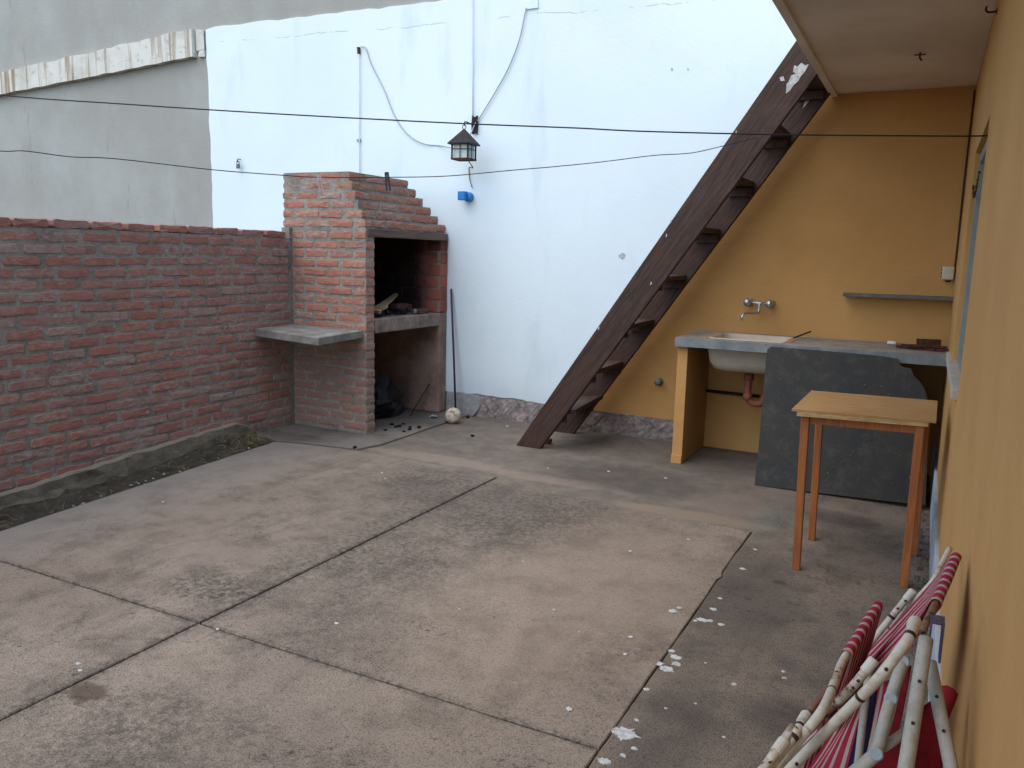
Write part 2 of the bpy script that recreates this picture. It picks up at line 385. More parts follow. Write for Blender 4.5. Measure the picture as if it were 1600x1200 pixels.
MAT_CONC = M('cast_concrete', f_conc, .9)
def f_hearth(g):
    n = g.noise(9, 7, .7)
    c = g.ramp(n, [(.3, C('#5d5149')), (.55, C('#85776d')), (.75, C('#9d9189'))])
    k = g.ss(g.sep(g.pos())[0], -4.0, -4.1)
    return dict(col=g.mix(g.math('MULTIPLY', k, .7), c, C('#37312e')), bump=g.noise(50, 6, .7), bs=.6, bd=.006)
MAT_HEARTH = M('hearth_concrete', f_hearth, .92)

# other ------------------------------------------------------------
def wood(name, c1, c2, axis=(1, 1, 1), scale=6, rough=.7, c3=None, spec=.3):
    def f(g):
        v = g.vmul(g.pos(), axis); n = g.noise(scale, 8, .65, vec=v, dist=.6); n2 = g.noise(scale*.35, 4, .6)
        c = g.mix(g.ss(n, .35, .68), C(c1), C(c2))
        if c3: c = g.mix(g.ss(n2, .5, .75, 0, .7), c, C(c3))
        return dict(col=c, bump=n, bs=.35, bd=.004, rough=g.ss(n2, .3, .7, rough-.08, min(1, rough+.1)))
    return M(name, f, rough, spec=spec)
def f_stair(g):
    n = g.node('ShaderNodeVectorRotate', rotation_type='Y_AXIS'); g.set(n.inputs['Vector'], g.pos()); n.inputs['Angle'].default_value = math.atan2(2.895, 1.99)
    v = g.vmul(n.outputs[0], (.7, 3, 9)); k = g.noise(7, 8, .7, vec=v, dist=.4); w = g.noise(3.2, 6, .7)
    c = g.mix(g.ss(k, .35, .66), C('#4a3328'), C('#2b1f19')); c = g.mix(g.ss(w, .52, .75, 0, .5), c, C('#5a4335')); c = g.mix(g.ss(g.noise(60, 4, .8), .68, .74, 0, .6), c, C('#8f8378'))
    return dict(col=c, bump=k, bs=.5, bd=.005, rough=g.ss(w, .3, .7, .55, .8))
MAT_STAIR = M('dark_stair_wood', f_stair, .65, spec=.35)
MAT_STAIRIN = MAT_STAIR
MAT_LEG = wood('varnished_leg', '#9c5c2e', '#824a25', (6, 6, .5), 9, .5, '#84502d', .4)
MAT_TOP = wood('plywood_top', '#a88153', '#967045', (1.2, 7, 3), 6, .7, '#b08a5b')
MAT_BATTEN = wood('pale_batten', '#b79c6e', '#94794d', (1, 6, 6), 8, .8)
MAT_LINTEL = wood('weathered_lintel', '#6d5a50', '#54453d', (6, .5, 6), 6, .9)
MAT_STICK = wood('raw_wood', '#a5886a', '#6d5644', (3, 3, 3), 6, .85)
MAT_CHAR = simple('charcoal', '#17151a', .8, .5, 30, bump=.8, bd=.01)
MAT_SACK = simple('black_sack', '#1b1a1e', .55, .4, 12, bump=.5, bd=.01)
MAT_PAINTW = simple('white_paint', '#c3c4c0', .8, .4, 45)
def f_board(g):
    n = g.noise(5, 8, .72); n2 = g.noise(9, 8, .78); f = g.noise(80, 3, .6)
    c = g.ramp(n, [(.32, C('#202121')), (.48, C('#2e2e2c')), (.66, C('#393631'))])
    c = g.mix(g.ss(n2, .47, .68, 0, .6), c, C('#4b463d'))
    c = g.mix(g.ss(f, .68, .74, 0, .6), c, C('#8c8a82'))
    return dict(col=c, bump=n2, bs=.3, bd=.004, rough=g.ss(n, .3, .7, .55, .8))
MAT_BOARD = M('dark_stone_board', f_board, .7)
def f_counter(g):
    n = g.noise(7, 8, .72); f = g.noise(45, 5, .7); nz = g.sep(g.node('ShaderNodeNewGeometry').outputs['Normal'])[2]
    side = g.ramp(n, [(.3, C('#5f6668')), (.55, C('#7a8081')), (.75, C('#8e908c'))])
    top = g.ramp(n, [(.3, C('#6b625a')), (.55, C('#8a8178')), (.75, C('#9f978e'))])
    c = g.mix(g.ss(nz, .4, .7), side, top)
    return dict(col=g.mix(g.ss(f, .6, .72, 0, .6), c, C('#4a4744')), bump=f, bs=.5, bd=.005)
MAT_COUNTER = M('cement_counter', f_counter, .88)
MAT_CERAMIC = simple('sink_ceramic', '#b5a893', .35, .2, 5, bump=.05, spec=.5)
MAT_PVC = simple('brown_pvc', '#9a5a44', .5, .3, 8, bump=.1)
MAT_CHROME = simple('worn_chrome', '#b9bcc0', .28, .25, 40, metal=.9, bump=.05)
MAT_STEEL = simple('dull_steel', '#7d7f80', .5, .4, 30, metal=.6)
MAT_IRON = simple('dark_iron', '#2b2727', .6, .4, 40, metal=.3, bump=.4)
MAT_RUST = simple('rusty_iron', '#5a3324', .9, .5, 30, bump=.8, c2='#37231b')
MAT_WIRE = simple('dark_wire', '#2b2531', .7, .2, 20)
MAT_CABLE = simple('grey_cable', '#a3a8ab', .6, .2, 10)
MAT_CONDUIT = simple('pale_conduit', '#c9cfd2', .6, .15, 10)
MAT_GLASS = simple('milky_pane', '#b9c6c0', .25, .2, 20, spec=.5)
MAT_BLUE = simple('blue_plastic', '#1d7fc4', .45, .15, 10, spec=.5)
MAT_BEIGE = simple('beige_plastic', '#c3bba6', .5, .15, 10)
MAT_PINKPEG = simple('pink_peg', '#c3a9a4', .7, .3, 20)
MAT_DARKPEG = simple('dark_peg', '#3a3a3e', .7, .3, 20)
MAT_ROD = simple('violet_rod', '#3b2a49', .5, .3, 20)
MAT_FRAME = simple('grey_window_frame', '#84847f', .55, .15, 10)
MAT_SHELF = simple('grey_shelf', '#6b6b69', .8, .3, 20)
MAT_SILL = simple('sill_stone', '#b5aa9b', .8, .2, 12)
MAT_STRAW = simple('dry_straw', '#8a7a55', .95, .4, 40)
MAT_PAPER = simple('paper', '#d6d6d4', .8, .1, 20)
MAT_BRICKBIT = simple('brick_bit', '#8f5744', .95, .4, 30, bump=.8)
MAT_SOOTBIT = simple('sooty_brick_bit', '#6b4a40', .95, .5, 20, bump=.8, c2='#332725')
MAT_RUBBLE = simple('white_rubble', '#b3b3b1', .95, .3, 20, bump=1, bd=.02)
def f_ball(g):
    co = g.node('ShaderNodeTexCoord').outputs['Object']
    v = g.voro(22, co, 'DISTANCE_TO_EDGE'); n = g.noise(25, 5, .7, vec=co)
    c = g.mix(g.ss(n, .4, .65), C('#cfc4b0'), C('#a5917a'))
    c = g.mix(g.ss(g.noise(14, 4, .6, vec=co), .6, .66), c, C('#6fa093'))
    return g.mix(g.ss(v, .06, .0), c, C('#6d5c4c'))
MAT_BALL = M('worn_ball_leather', f_ball, .75)
def tube_mat(name, base, rust, th):
    def f(g):
        n = g.noise(7.5, 6, .68); n2 = g.noise(60, 4, .7)
        c = g.mix(g.ss(n2, .4, .7, 0, .6), C(base), tuple(x*.72 for x in C(base)[:3])+(1,))
        c = g.mix(g.ss(n, th-.07, th+.02, 0, .35), c, C('#94785c')); c = g.mix(g.ss(n, th+.01, th+.07), c, g.mix(g.ss(n2, .4, .6), C(rust), C('#3c2119')))
        return dict(col=c, bump=g.math('ADD', n, n2), bs=.4, bd=.003)
    return M(name, f, .6)
MAT_TUBEW = tube_mat('chipped_white_tube', '#bdb4a5', '#6b4530', .575)
MAT_TUBEG = tube_mat('grey_tube', '#a19d92', '#80603f', .60)
MAT_TUBEB = tube_mat('rusted_tube', '#6a4433', '#4a2c22', .5)
MAT_CAPW = simple('white_cap', '#c4beb0', .6, .1, 30)
MAT_CAPG = simple('grey_cap', '#939ca0', .6, .1, 30)
MAT_TAPE = simple('dark_tape', '#3a2524', .6, .3, 30)
MAT_RED = simple('red_cloth', '#8f1c26', .85, .35, 14)
MAT_NAVY = simple('navy_cloth', '#22244a', .85, .3, 30)
MAT_VIOLET = simple('violet_bracket', '#4a4358', .6, .3, 20)
def f_canvas(g):
    uv = g.node('ShaderNodeTexCoord').outputs['UV']; u = g.sep(uv)[0]
    wv = g.math('FRACT', g.math('ADD', g.math('MULTIPLY', u, 8.), g.math('MULTIPLY', g.math('SUBTRACT', g.noise(30, 3, .5), .5), .06)))
    k = g.math('MULTIPLY', g.ss(wv, .60, .65), g.ss(wv, .99, .95))
    c = g.mix(g.ss(g.noise(14, 5, .6), .35, .7), C('#c4415a'), C('#b23149'))
    return dict(col=g.mix(k, c, C('#cfc3bd')), bump=g.noise(220, 2, .5), bs=.3, bd=.002)
MAT_CANVAS = M('striped_canvas', f_canvas, .85, spec=.2)

# ================================================================== GROUND
floor_root = mobj('floor', (lambda bm: (addgrid(bm, lambda u, v: Vector((-60+120*u, -60+120*v, -.26)), 4, 4), bm)[1])(B()), MAT_EARTH, kind='structure')
tag(floor_root, 'bare earth under the paved yard', 'ground')
def edgeL(y): return -4.193-(y-2.427)*.1055
def slab(poly, mat, z, th=.06, wob=.0011, step=.06, seed=0):
    r = random.Random(seed); pts = []
    for i, a in enumerate(poly):
        b = poly[(i+1) % len(poly)]; a, b = Vector((*a, 0)), Vector((*b, 0)); n = max(1, int((b-a).length/step))
        nn = Vector((-(b-a).y, (b-a).x, 0)).normalized()
        for k in range(n):
            p = a+(b-a)*(k/n)
            pts.append(p+nn*(r.uniform(-wob, wob)+wob*.8*math.sin(k*.7+seed)))
    bm = B(); ins = []
    bot = [bm.verts.new((p.x, p.y, z-th)) for p in pts]; mid = [bm.verts.new((p.x, p.y, z-.004)) for p in pts]
    top = []
    for i, p in enumerate(pts):
        t = (pts[(i+1) % len(pts)]-pts[i-1]).normalized(); q = p+Vector((-t.y, t.x, 0))*.004
        top.append(bm.verts.new((q.x, q.y, z)))
    n = len(pts)
    for lo, hi in ((bot, mid), (mid, top)):
        for i in range(n): bm.faces.new((lo[i], lo[(i+1) % n], hi[(i+1) % n], hi[i]))
    f = bm.faces.new(top); bmesh.ops.triangulate(bm, faces=[f])
    return mobj('concrete_slab', bm, mat, floor_root)
J = .0036; JY = .0062
bm = B(); addprism(bm, [(edgeL(-1)+.02, -1, -.085), (.2, -1, -.085), (.2, 6.5, -.085), (-4.7, 6.5, -.085), (-4.7, 4.72, -.085), (edgeL(4.7)+.03, 4.68, -.085)], (0, 0, .035))
mobj('bedding', bm, MAT_JOINT, floor_root)
slab([(edgeL(2.19+JY), 2.19+JY), (-2.49-J, 2.19+JY), (-2.49-J, 4.735), (-3.3, 4.82), (-3.74, 4.815), (-4.24, 4.75), (-4.435, 4.69)], MAT_SLAB, 0, seed=1)
slab([(-2.49+J, 2.19+JY), (-.776, 2.19+JY), (-.769, 3.6), (-.770, 3.74), (-.757, 3.78), (-.770, 3.84), (-.770, 4.1), (-.765, 4.515), (-1.58, 4.555), (-2.49+J, 4.728)], MAT_SLAB, -.003, seed=2)
slab([(edgeL(-1), -1), (-2.49-J, -1), (-2.49-J, 2.19-JY), (edgeL(2.19-JY), 2.19-JY)], MAT_SLAB, .001, seed=3)
slab([(-2.49+J, -1), (-.782, -1), (-.776, 2.19-JY), (-2.49+J, 2.19-JY)], MAT_SLAB, -.001, seed=4)
slab([(-.776, -1), (.17, -1), (.17, 6.5), (-3.76, 6.5), (-3.76, 4.825), (-3.3, 4.823), (-2.49, 4.733), (-1.58, 4.558), (-.755, 4.519), (-.768, 4.1), (-.768, 3.84), (-.753, 3.78), (-.767, 3.72), (-.765, 3.5), (-.772, 2.2)], MAT_STRIP, -.006, seed=5)
slab([(-4.74, 4.76), (-4.43, 4.715), (-4.24, 4.765), (-3.74, 4.83), (-3.68, 5.06), (-3.70, 5.97), (-3.705, 6.5), (-4.74, 6.5)], MAT_PAD, .010, seed=6)
# paint splashes
SPL = [(-.737, 2.313, .049), (-.735, 2.782, .031), (-.730, 2.886, .026), (-.775, 2.806, .023), (-.758, 2.928, .016), (-.714, 2.838, .021), (-.738, 2.144, .024), (-.940, 2.346, .014), (-.756, 2.605, .012), (-.721, 3.260, .026), (-.691, 3.270, .017), (-.642, 3.257, .017), (-.746, 3.237, .011), (-.706, 3.391, .018), (-.851, 3.270, .023), (-.835, 3.316, .015), (-.708, 3.521, .012), (-.492, 2.796, .013), (-.693, 3.933, .017), (-.933, 2.949, .013), (-.904, 2.803, .010), (-.724, 2.403, .009), (-.341, 2.933, .010), (-.351, 2.981, .008), (-1.128, 2.888, .005), (-1.247, 3.864, .010), (-1.031, 4.194, .011), (-1.661, 3.452, .006), (-1.299, 3.023, .008), (-2.012, 2.460, .011), (-2.602, 1.743, .011), (-2.551, 1.715, .011), (-2.383, 2.186, .008), (-.689, 4.242, .014), (-1.651, 2.824, .006), (-.62, 2.9, .006), (-.66, 2.52, .006), (-.58, 2.6, .005), (-.45, 2.45, .006), (-.7, 2.2, .012), (-.68, 2.25, .012), (-1.9, 5.3, .014), (-1.5, 5.35, .012), (-2.3, 5.15, .01), (-3.2, 4.4, .012), (-3.1, 4.3, .01), (-3.9, 3.2, .01), (-2.9, 6.2, .03), (-3.2, 6.25, .02)]
for i, (x, y, s) in enumerate(SPL):
    r = random.Random(i*3+1); n = 34 if s > .02 else 18; bm = B(); ring = []; lowr = []
    z = .0 if x < -.775 else -.006
    if y > 4.7: z = -.006
    for k in range(n):
        a = 2*math.pi*k/n; q = s*(.5+.3*r.random()) if k % 2 else s*(.6+(.5 if r.random() < .25 else .15)*r.random())
        p = (x+math.cos(a)*q*1.15, y+math.sin(a)*q*.9)
        ring.append(bm.verts.new((p[0], p[1], z+.0022))); lowr.append(bm.verts.new((p[0]+math.cos(a)*.001, p[1]+math.sin(a)*.001, z-.001)))
    c = bm.verts.new((x, y, z+.0032))
    for k in range(n):
        bm.faces.new((c, ring[k], ring[(k+1) % n])); bm.faces.new((ring[k], lowr[k], lowr[(k+1) % n], ring[(k+1) % n]))
    mobj('paint_splash', bm, MAT_PAINTW, floor_root)
# earth channel between slab edge and brick wall
def chz(y): return -.10+.105*max(0, min(1, (y-2.4)/2.3))
def chan(u, v):
    y = -.9+v*5.9; x = -4.75+u*.85; r = random.Random(int(u*997)*1009+int(v*9973))
    z = chz(y)+r.uniform(-.018, .018)+.03*max(0, 1-u*3)
    if x > edgeL(y)-.06 or y > 4.66: z = min(z, -.045)           # stays below the slab and the pad
    if x > edgeL(y)+.01 or y > 4.74: z = -.12
    return Vector((x, y, z))
bm = B(); addgrid(bm, chan, 12, 76)
mobj('earth_channel', bm, MAT_EARTH, kind='structure')
bm = B(); r = random.Random(5)
for k in range(170):
    y = r.choice((r.gauss(4.55, .12), r.uniform(2.6, 4.7))); x = r.uniform(-4.66, edgeL(y)-.02)
    z = chz(y); a = r.uniform(0, 6.28); l = r.uniform(.03, .12); h = r.uniform(.0, .05) if y < 4.2 else r.uniform(0, .09)
    p = Vector((x, y, z)); addtube(bm, [p, p+Vector((math.cos(a)*l*.5, math.sin(a)*l*.5, h)), p+Vector((math.cos(a)*l, math.sin(a)*l, h*.8))], .0017, 3)
mobj('dry_weeds', bm, MAT_STRAW, kind='stuff')
bm = B()
for k in range(26):
    y = r.uniform(3.0, 4.6); x = r.uniform(edgeL(y)-.2, edgeL(y)-.02); z = chz(y)+.005; s = r.uniform(.003, .009)
    addbox(bm, (x-s, y-s, z), (x+s, y+s, z+s), 0, None, s*.4, r)
mobj('litter', bm, MAT_RUBBLE, kind='stuff')

# ================================================================== BRICKS
def brick_mesh(name, L, D, H, mat, seed):
    """front face at local y=0, length along x, depth to +y"""
    r = random.Random(seed); c = .010
    o = [(-L/2, -H/2+c), (-L/2+c, -H/2), (-L*.17, -H/2), (L*.17, -H/2), (L/2-c, -H/2), (L/2, -H/2+c), (L/2, H/2-c), (L/2-c, H/2), (L*.17, H/2), (-L*.17, H/2), (-L/2+c, H/2), (-L/2, H/2-c)]
    o = [(x+r.uniform(-.004, .004), z+r.uniform(-.0035, .0035)) for x, z in o]
    bm = B()
    fr = [bm.verts.new((x*(1-.007/L), r.uniform(-.001, .0015), z*(1-.006/H))) for x, z in o]
    mid = [bm.verts.new((x, .004, z)) for x, z in o]; bk = [bm.verts.new((x, D, z)) for x, z in o]
    n = len(o); cc = bm.verts.new((0, r.uniform(-.003, 0), 0))
    for i in range(n):
        j = (i+1) % n
        bm.faces.new((cc, fr[i], fr[j])); bm.faces.new((fr[i], mid[i], mid[j], fr[j])); bm.faces.new((mid[i], bk[i], bk[j], mid[j]))
    bmesh.ops.recalc_face_normals(bm, faces=bm.faces)
    me = bpy.data.meshes.new(name); bm.to_mesh(me); bm.free(); me.materials.append(mat)
    return me
BL, BH, PITCH_Z, PITCH_L = .226, .0525, .0728, .253
WALLB = [brick_mesh('brick', BL, .05, BH, MAT_BRICK, k) for k in range(9)]
GRB = [brick_mesh('brick', BL, .05, BH, MAT_BRICK_G, 50+k) for k in range(9)]
SMB = [brick_mesh('brick', BL, .05, .1, MAT_SBRICK, 80+k) for k in range(4)]
def place_brick(parent, meshes, p, face, length=BL, r=rng, hs=1., ds=1., dep=0.):
    """face: 'x' front looks to +x, 'y' front looks to -y"""
    o = bpy.data.objects.new('brick', r.choice(meshes))
    p = Vector(p)
    n = Vector((1, 0, 0)) if face == 'x' else Vector((0, -1, 0))
    link(o, parent, p+n*(r.uniform(-.0035, .002)+dep))
    o.rotation_euler = (r.uniform(-.012, .012), r.uniform(-.012, .012), (math.pi/2 if face == 'x' else 0)+r.uniform(-.012, .012))
    sx = length/BL*(1 if r.random() < .5 else -1)
    if sx < 0: sx = -sx; o.rotation_euler.y += math.pi
    o.scale = (sx, ds, hs*r.uniform(.95, 1.05)); return o
def brick_row(parent, meshes, face, const, a, b, z, start, r=rng, skip=None, hs=1., ds=1., wav=0.):
    """row of bricks along the free axis from a to b"""
    t = start
    while t < b-.03:
        lo, hi = max(t, a), min(t+BL*r.uniform(.94, 1.05), b)
        if hi-lo > .045:
            m = (lo+hi)/2; zz = z+wav*math.sin(m*2.3+z*7)+r.uniform(-.003, .003)
            if not (skip and skip(m, z)):
                place_brick(parent, meshes, (const, m, zz) if face == 'x' else (m, const, zz), face, hi-lo, r, hs, ds)
        t += PITCH_L*r.uniform(.97, 1.03)
    return

# ---- boundary brick wall
XW = -4.72
bw = thing('brick_wall', 'long red brick boundary wall with thick grey mortar on the left side', 'wall', (XW-.06, 3.6, 0))
def zf(y): return .035+.06*(y-2.73)-max(0, y-4.52)**2*2.0
ZR = [1.6-PITCH_Z*k for k in range(22)]
rb = random.Random(21)
for k, z in enumerate(ZR):
    st = 2.2+(.13 if k % 2 else 0)+rb.uniform(-.03, .03)-.252
    brick_row(bw, WALLB, 'x', XW, 2.2, 5.20, z, st, rb, skip=lambda m, zz: zz+.02 < zf(m) and m < 4.75, ds=2.6 if k == 0 else 1, wav=.004)
eb = B(); re_ = random.Random(77)                                  # the wall goes on beside the camera
for k, z in enumerate(ZR):
    t = -.3+(.13 if k % 2 else 0)
    while t < 2.17:
        lo, hi = t, min(t+BL, 2.19)
        if hi-lo > .05: addbox(eb, (XW-(.13 if k == 0 else .05), lo, z-BH/2), (XW+re_.uniform(-.002, .003), hi, z+BH/2), 0, None, .002, re_)
        t += PITCH_L
mobj('brick_courses', eb, MAT_BRICK, bw, kind='stuff')
bm = B(); addbox(bm, (XW-.135, -.35, -.3), (XW-.005, 6.46, 1.575)); 
mobj('mortar', bm, MAT_MORTAR, bw)
bm = B(); g_ = []
rr = random.Random(9); ny = 66
rows = []
for j in range(ny+1):
    y = -.3+5.1*j/ny; zt = zf(y)+rr.uniform(-.006, .006)
    rows.append([bm.verts.new(p) for p in ((XW-.01, y, zt+.004), (XW+.022+rr.uniform(-.004, .004), y, zt-.003), (XW+.03+rr.uniform(-.004, .004), y, zt-.012), (XW+.034+rr.uniform(-.008, .008), y, zt-.07), (XW+.045+rr.uniform(-.012, .012), y, zt-.13), (XW+.07, y, -.3))])
for a, b in zip(rows, rows[1:]):
    for i in range(5): bm.faces.new((a[i], a[i+1], b[i+1], b[i]))
mobj('footing', bm, MAT_FOOT, bw)

# ---- barbecue
YB, XF = 5.24, -3.965
bq = thing('brick_barbecue', 'brick barbecue with stepped hood and sooty opening in the corner', 'barbecue', (-4.3, 5.8, .01))
rb = random.Random(33)
HOOD = [(-3.975-.031*k, 6.44-.075*k) for k in range(6)]            # right end x, far end y of each hood course
ZH = [1.695+.0735*k for k in range(6)]
for k, z in enumerate(ZR):
    if z > 1.66: continue
    st = XW+.0+(.0 if k % 2 else -.115)+rb.uniform(-.02, .02)
    xr = XF-.004
    brick_row(bq, GRB, 'y', YB, XW+.012, xr, z, st, rb, wav=.003)
    # pier end facing the opening side
    if z < 1.58: place_brick(bq, GRB, (XF, YB+.062, z), 'x', .105, rb)
place = 0
for k, z in enumerate(ZH):
    xr, yf = HOOD[k]
    brick_row(bq, GRB, 'y', YB+.000+.002*k, -4.81, xr, z, -4.81-(.12 if k % 2 else 0), rb, ds=1.6)
    brick_row(bq, GRB, 'x', xr, YB+.055, yf, z, YB+.055-(.10 if k % 2 else .0), rb, ds=1.6)
bm = B()
addbox(bm, (XW, YB+.005, .012), (XF-.005, YB+.112, 1.66))           # side wall core
for k, z in enumerate(ZH):                                          # hood core, stepped
    xr, yf = HOOD[k]; addbox(bm, (-4.80+.001*k, YB+.0065+.0005*k, z-.037), (xr-.006, yf-.006, z+.0365-(.003 if k == 5 else 0)))
addbox(bm, (-4.797, YB-.03, 1.577), (XW+.003, 6.1, 1.6585))
mobj('mortar', bm, MAT_MORTAR, bq)
# far side wall (plastered below, brick above), back lining
bm = B(); addbox(bm, (XW+.006, 6.335, .012), (XF-.0, 6.46, .94), .012); mobj('plastered_pier', bm, MAT_PLASTER, bq, label='brown plastered lower pier against the white wall')
bm = B(); addbox(bm, (XW+.006, 6.352, .945), (XF-.006, 6.46, 1.655)); mobj('mortar', bm, MAT_SJOINT, bq)
for k in range(6):
    z = 1.0+.11*k
    brick_row(bq, SMB, 'y', 6.345, XW+.02, XF-.002, z, XF-.002-.252*4+(.1 if k % 2 else 0), rb)
    place_brick(bq, SMB, (XF+.003, 6.405, z), 'x', .105, rb)
bm = B(); addbox(bm, (XW-.002, YB+.118, .945), (XW+.02, 6.33, 1.7)); mobj('firebox_back', bm, MAT_SOOT, bq)
bm = B(); addbox(bm, (XW+.002, YB+.113, .945), (XF-.05, YB+.12, 1.64)); mobj('firebox_side', bm, MAT_SOOT, bq)
bm = B(); addbox(bm, (XW-.002, YB+.118, .012), (XW+.012, 6.33, .80)); mobj('lower_back', bm, MAT_PLASTER, bq)
bm = B(); addbox(bm, (XF-.085, YB+.03, 1.594), (XF+.012, 6.45, 1.656), .006, None, .004); mobj('lintel', bm, MAT_LINTEL, bq, label='weathered brown lintel over the barbecue opening')
bm = B(); addbox(bm, (XW+.022, YB+.122, .825), (XF+.005, 6.333, .943), .008, None, .004); mobj('hearth', bm, MAT_HEARTH, bq, label='thick sooty concrete hearth slab')

# things on the hearth
bm = B()
addbox(bm, (-4.08, 6.03, .944), (-3.99, 6.21, .985), .005, None, .004); mobj('brick_piece', bm, MAT_SOOTBIT, None, label='small loose brick lying flat near the hearth edge', cat='brick')
bm = B()
addbox(bm, (-4.30, 5.98, .944), (-4.18, 6.22, 1.02), .006, None, .006); mobj('brick_piece', bm, MAT_SOOTBIT, None, label='loose brick standing deeper on the hearth behind the flat one', cat='brick')
plank = thing('broken_plank', 'splintered pale plank slanting over the hearth', 'wood', (-4.2, 5.6, .96))
bm = B(); a = Vector((-4.02, 5.42, .98)); b = Vector((-4.36, 6.22, 1.085)); d = (b-a).normalized(); s_ = Vector((0, 0, 1)).cross(d).normalized()
addprism(bm, [a-s_*.05, a+s_*.055+d*.06, a+d*.2+s_*.05, a+d*.33+s_*.035, b+s_*.02, b-s_*.015, a+d*.4-s_*.03, a+d*.25-s_*.055, a+d*.14-s_*.035], (0, 0, .022)); mobj('board', bm, MAT_STICK, plank)
bm = B(); addbox(bm, a+d*.05+Vector((-.04, 0, -.035)), a+d*.2+Vector((.03, .03, -.006)), .004, None, .006); mobj('charred_block', bm, MAT_CHAR, plank)
bm = B(); r = random.Random(8)
for k in range(60):
    x, y = r.uniform(-4.55, -4.08), r.uniform(5.4, 6.25); s = r.uniform(.012, .035)
    addbox(bm, (x-s, y-s, .944), (x+s, y+s, .944+s*1.2), 0, None, s*.35, r)
mobj('ash_and_embers', bm, MAT_CHAR, None, kind='stuff')
bm = B(); addlathe(bm, [(.012, 0), (.018, .004), (.018, .035), (.013, .042), (.013, .05)], (-4.0, 5.985, .944), (0, 0, 1), 12)
mobj('small_tin', bm, MAT_STEEL, None, True, label='tiny shiny tin on the hearth edge beside the loose brick', cat='tin')
# below the hearth
sk = B()
def sackf(u, v):
    a = 2*math.pi*u; h = v
    r_ = .26*(math.sin(math.pi*min(1, .25+h*.75))**.6)*(1+.12*math.sin(3*a+h*4)+.08*math.sin(7*a+h*9))
    return Vector((-4.38+math.cos(a)*r_*.75+.03*h, 5.95+math.sin(a)*r_*1.05-.12*h, .012+.36*h*(1+.15*math.sin(a*2))))
addgrid(sk, sackf, 22, 9); bmesh.ops.remove_doubles(sk, verts=sk.verts, dist=.001); r_s = random.Random(3)
for v_ in sk.verts: v_.co += Vector((r_s.uniform(-.035, .035), r_s.uniform(-.035, .035), r_s.uniform(-.03, .03) if v_.co.z > .03 else 0))
mobj('charcoal_sack', sk, MAT_SACK, None, False, label='crumpled black charcoal sack under the hearth', cat='sack')
bm = B(); addtube(bm, [(-4.10, 6.07, .012), (-4.06, 6.325, .28)], .005, 6)
mobj('iron_poker', bm, MAT_IRON, None, True, label='thin short dark iron bar leaning on the plastered pier below the hearth', cat='bar')
bm = B(); addprism(bm, [(-3.93, 6.12, .012), (-3.86, 6.16, .012), (-3.84, 6.11, .03), (-3.88, 6.09, .04)], (.004, .0, .006))
mobj('paper_scrap', bm, MAT_PAPER, None, label='white torn paper scrap on the barbecue pad', cat='paper')
CO = [(612, 664), (630, 663), (624, 667), (641, 668), (602, 673), (640, 672), (655, 669), (618, 668), (631, 675), (713, 657), (731, 653), (738, 682), (555, 700)]
for k, (px, py) in enumerate(CO):
    p = onz(px, py, .01 if px < 700 else -.005); bm = B(); s = random.Random(k).uniform(.009, .016)
    addbox(bm, p+Vector((-s, -s, 0)), p+Vector((s, s, s*1.2)), s*.3, None, s*.3, r)
    mobj('charcoal_bit', bm, MAT_CHAR, None, label='small black charcoal bit scattered on the concrete near the barbecue', cat='charcoal', group='charcoal bits scattered before the barbecue')
# ball, rod, rubble
bm = B(); bmesh.ops.create_uvsphere(bm, u_segments=28, v_segments=18, radius=.072); r = random.Random(2)
for v in bm.verts: v.co *= 1+r.uniform(-.012, .012); v.co.z = max(v.co.z, -.068)
mobj('ball', bm, MAT_BALL, None, True, wpos=(-3.655, 6.085, .063), label='small worn leather ball at the foot of the violet rod', cat='ball')
bm = B(); addtube(bm, [(-3.755, 6.30, -.004), (-3.83, 6.37, .58), (-3.905, 6.432, 1.16)], .0095, 8)
mobj('leaning_rod', bm, MAT_ROD, None, True, label='slim dark violet rod leaning upright on the white wall', cat='rod')

# ---- concrete corner shelf
bm = B(); zt = .86
addprism(bm, [(XW+.002, 4.80, .858), (-4.02, 4.735, .838), (-3.985, 5.225, .862), (XW+.002, 5.235, .866)], (0, 0, -.062))
bmesh.ops.bevel(bm, geom=list(bm.edges), offset=.005, segments=1, affect='EDGES')
mobj('corner_shelf', bm, MAT_CONC, None, label='grey concrete shelf slab in the corner beside the barbecue', cat='shelf')

# ================================================================== BACK WALL
YW = 6.47
nb = thing('back_wall', 'tall neighbouring wall, grey above and left, white painted, ochre under the stair', 'wall', (-4, YW+.1, 0))
bm = B(); addbox(bm, (-14, YW+.012, -.25), (6, YW+.35, 7.5)); mobj('grey_render', bm, MAT_GREY, nb)
def ragged(a, b, amp, step, r):
    a, b = Vector(a), Vector(b); n = max(1, int((b-a).length/step)); d = (b-a).normalized(); q = Vector((-d.z, 0, d.x))
    return [a+(b-a)*(k/n)+q*(r.uniform(-amp, amp) if k else 0) for k in range(n)]
r = random.Random(4)
poly = ragged((-6.93, YW, 1.2), (-6.93, YW, .0), .0, 9, r)
poly = [Vector((-6.90, YW, .2))]+ragged((-3.72, YW, .2), (-3.63, YW, .212), .003, .05, r)+ragged((-3.63, YW, .21), (-2.5, YW, .178), .008, .05, r)+[Vector((-1.4, YW, .178)), Vector((.2, YW, .178)), Vector((.2, YW, 3.62))]+ragged((-.6, YW, 3.62), (-6.93, YW, 3.715), .009, .12, r)+ragged((-6.935, YW, 3.7), (-6.90, YW, .2), .008, .1, r)
bm = B(); addprism(bm, poly, (0, .0117, 0)); mobj('white_coat', bm, MAT_WHITE, nb)
